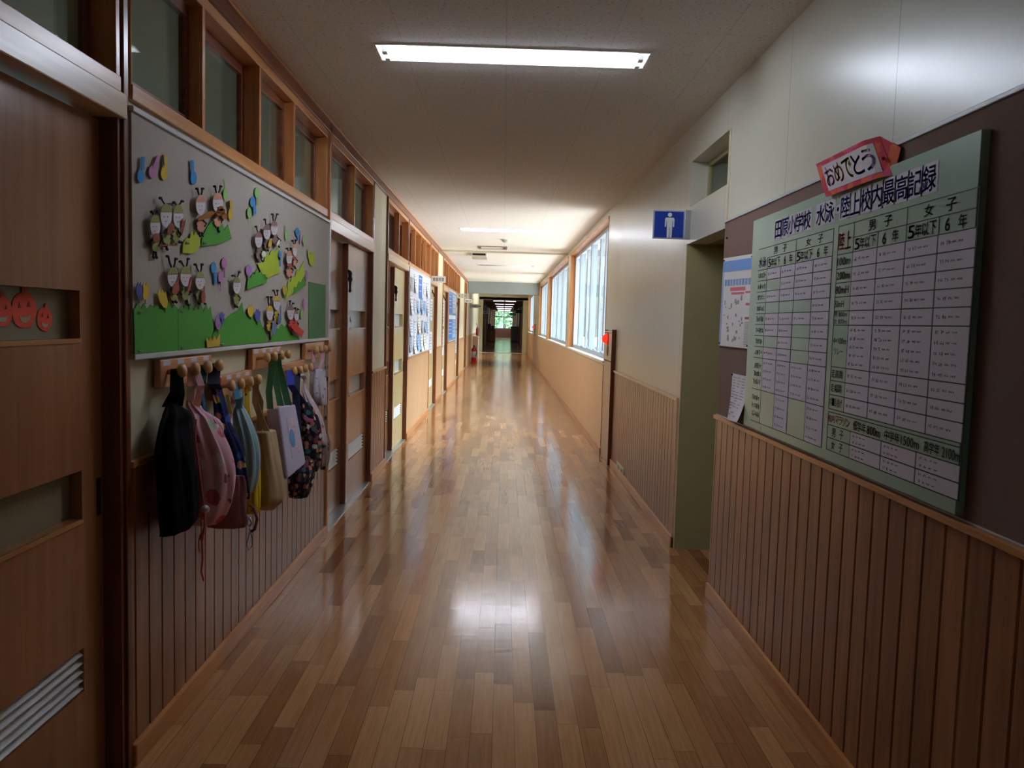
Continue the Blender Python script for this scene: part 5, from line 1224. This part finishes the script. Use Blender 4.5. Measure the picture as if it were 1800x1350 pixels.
MB().ell((XR2 - .012, 8.3, 1.13), (.008, .055, .06), 16, 10).build('push_button', plain('button_dark_red', (140, 26, 24), .4), ap, smooth=True)
t = thing('fire_alarm', 'small far fire alarm with a red lamp before the last window', 'fire alarm', (XR2, 27.5, 1.0))
MB().box(XR2 - .05, XR2, 27.2, 27.8, .97, 1.35).build('alarm_plate', MATS['alarm_plate_beige'], t, bevel=.003)
MB().lathe((XR2 - .05, 27.4, 1.25), (-1, 0, 0), [(0, .06), (.03, .05), (.055, .02), (.06, 0)], 14).build('red_lamp', MATS['red_lamp_glow'], t, smooth=True)
t = thing('wall_outlet', 'cream socket plate low on the wainscot beside the fire alarm', 'outlet', (XR - .012, 7.29, .07))
MB().box(XR - .02, XR - .012, 7.08, 7.5, .055, .13).build('cover_plate', plain('outlet_cream', (206, 212, 180), .4), t, bevel=.003)
for yy in (7.2, 7.38): MB().box(XR - .0215, XR - .02, yy - .05, yy + .05, .075, .11).build('socket', plain('socket_grey', (160, 166, 146), .5), t)

# trees outside the end window
M_leafs = [plain(f'leaf_{n}', c, .7, vary=.25, scale=3) for n, c in (('mid', (110, 146, 104)), ('light', (160, 186, 140)), ('dark', (74, 104, 78)))]
def tree(name, label, x, y, h, r, mi, seed):
    t = thing(name, label, 'tree', (x, y, -.5), 'trees outside the end window'); R = random.Random(seed)
    MB().tube([(x, y, -.5), (x + .1, y, h * .4), (x - .05, y + .1, h * .8)], [.14, .11, .05], 8).build('trunk', plain('bark', (80, 66, 52), .9), t)
    for k in range(3):
        m = MB()
        for _ in range(500):
            a, b, q = R.uniform(0, 6.28), R.uniform(-1, 1), R.uniform(.5, 1); s = math.sqrt(1 - b * b); c = np.array([x + r * q * s * math.cos(a), y + r * q * s * math.sin(a), h * .62 + h * .45 * q * b])
            u = np.array([R.uniform(-1, 1), R.uniform(-1, 1), R.uniform(-1, 1)]); v = np.array([R.uniform(-1, 1), R.uniform(-1, 1), R.uniform(-1, 1)]); l = .17
            m.add([c - u * l, c + v * l * .6, c + u * l, c - v * l * .6], [(0, 1, 2, 3)])
        m.build('foliage', M_leafs[(mi + k) % 3], t)
tree('garden_tree', 'leafy tree left of centre outside the end window', -1.1, 79, 3.4, .95, 0, 1)
tree('garden_tree', 'leafy pale tree right of centre outside the end window', .95, 78.5, 3.1, .95, 1, 2)
tree('garden_tree', 'tall leafy tree standing farther back outside the end window', .1, 83, 5.0, 2.2, 2, 3)
struct('ground_outside', MB().box(-30, 30, YE + .3, 120, -.6, -.5), plain('pale_yard', (196, 198, 196), .9))
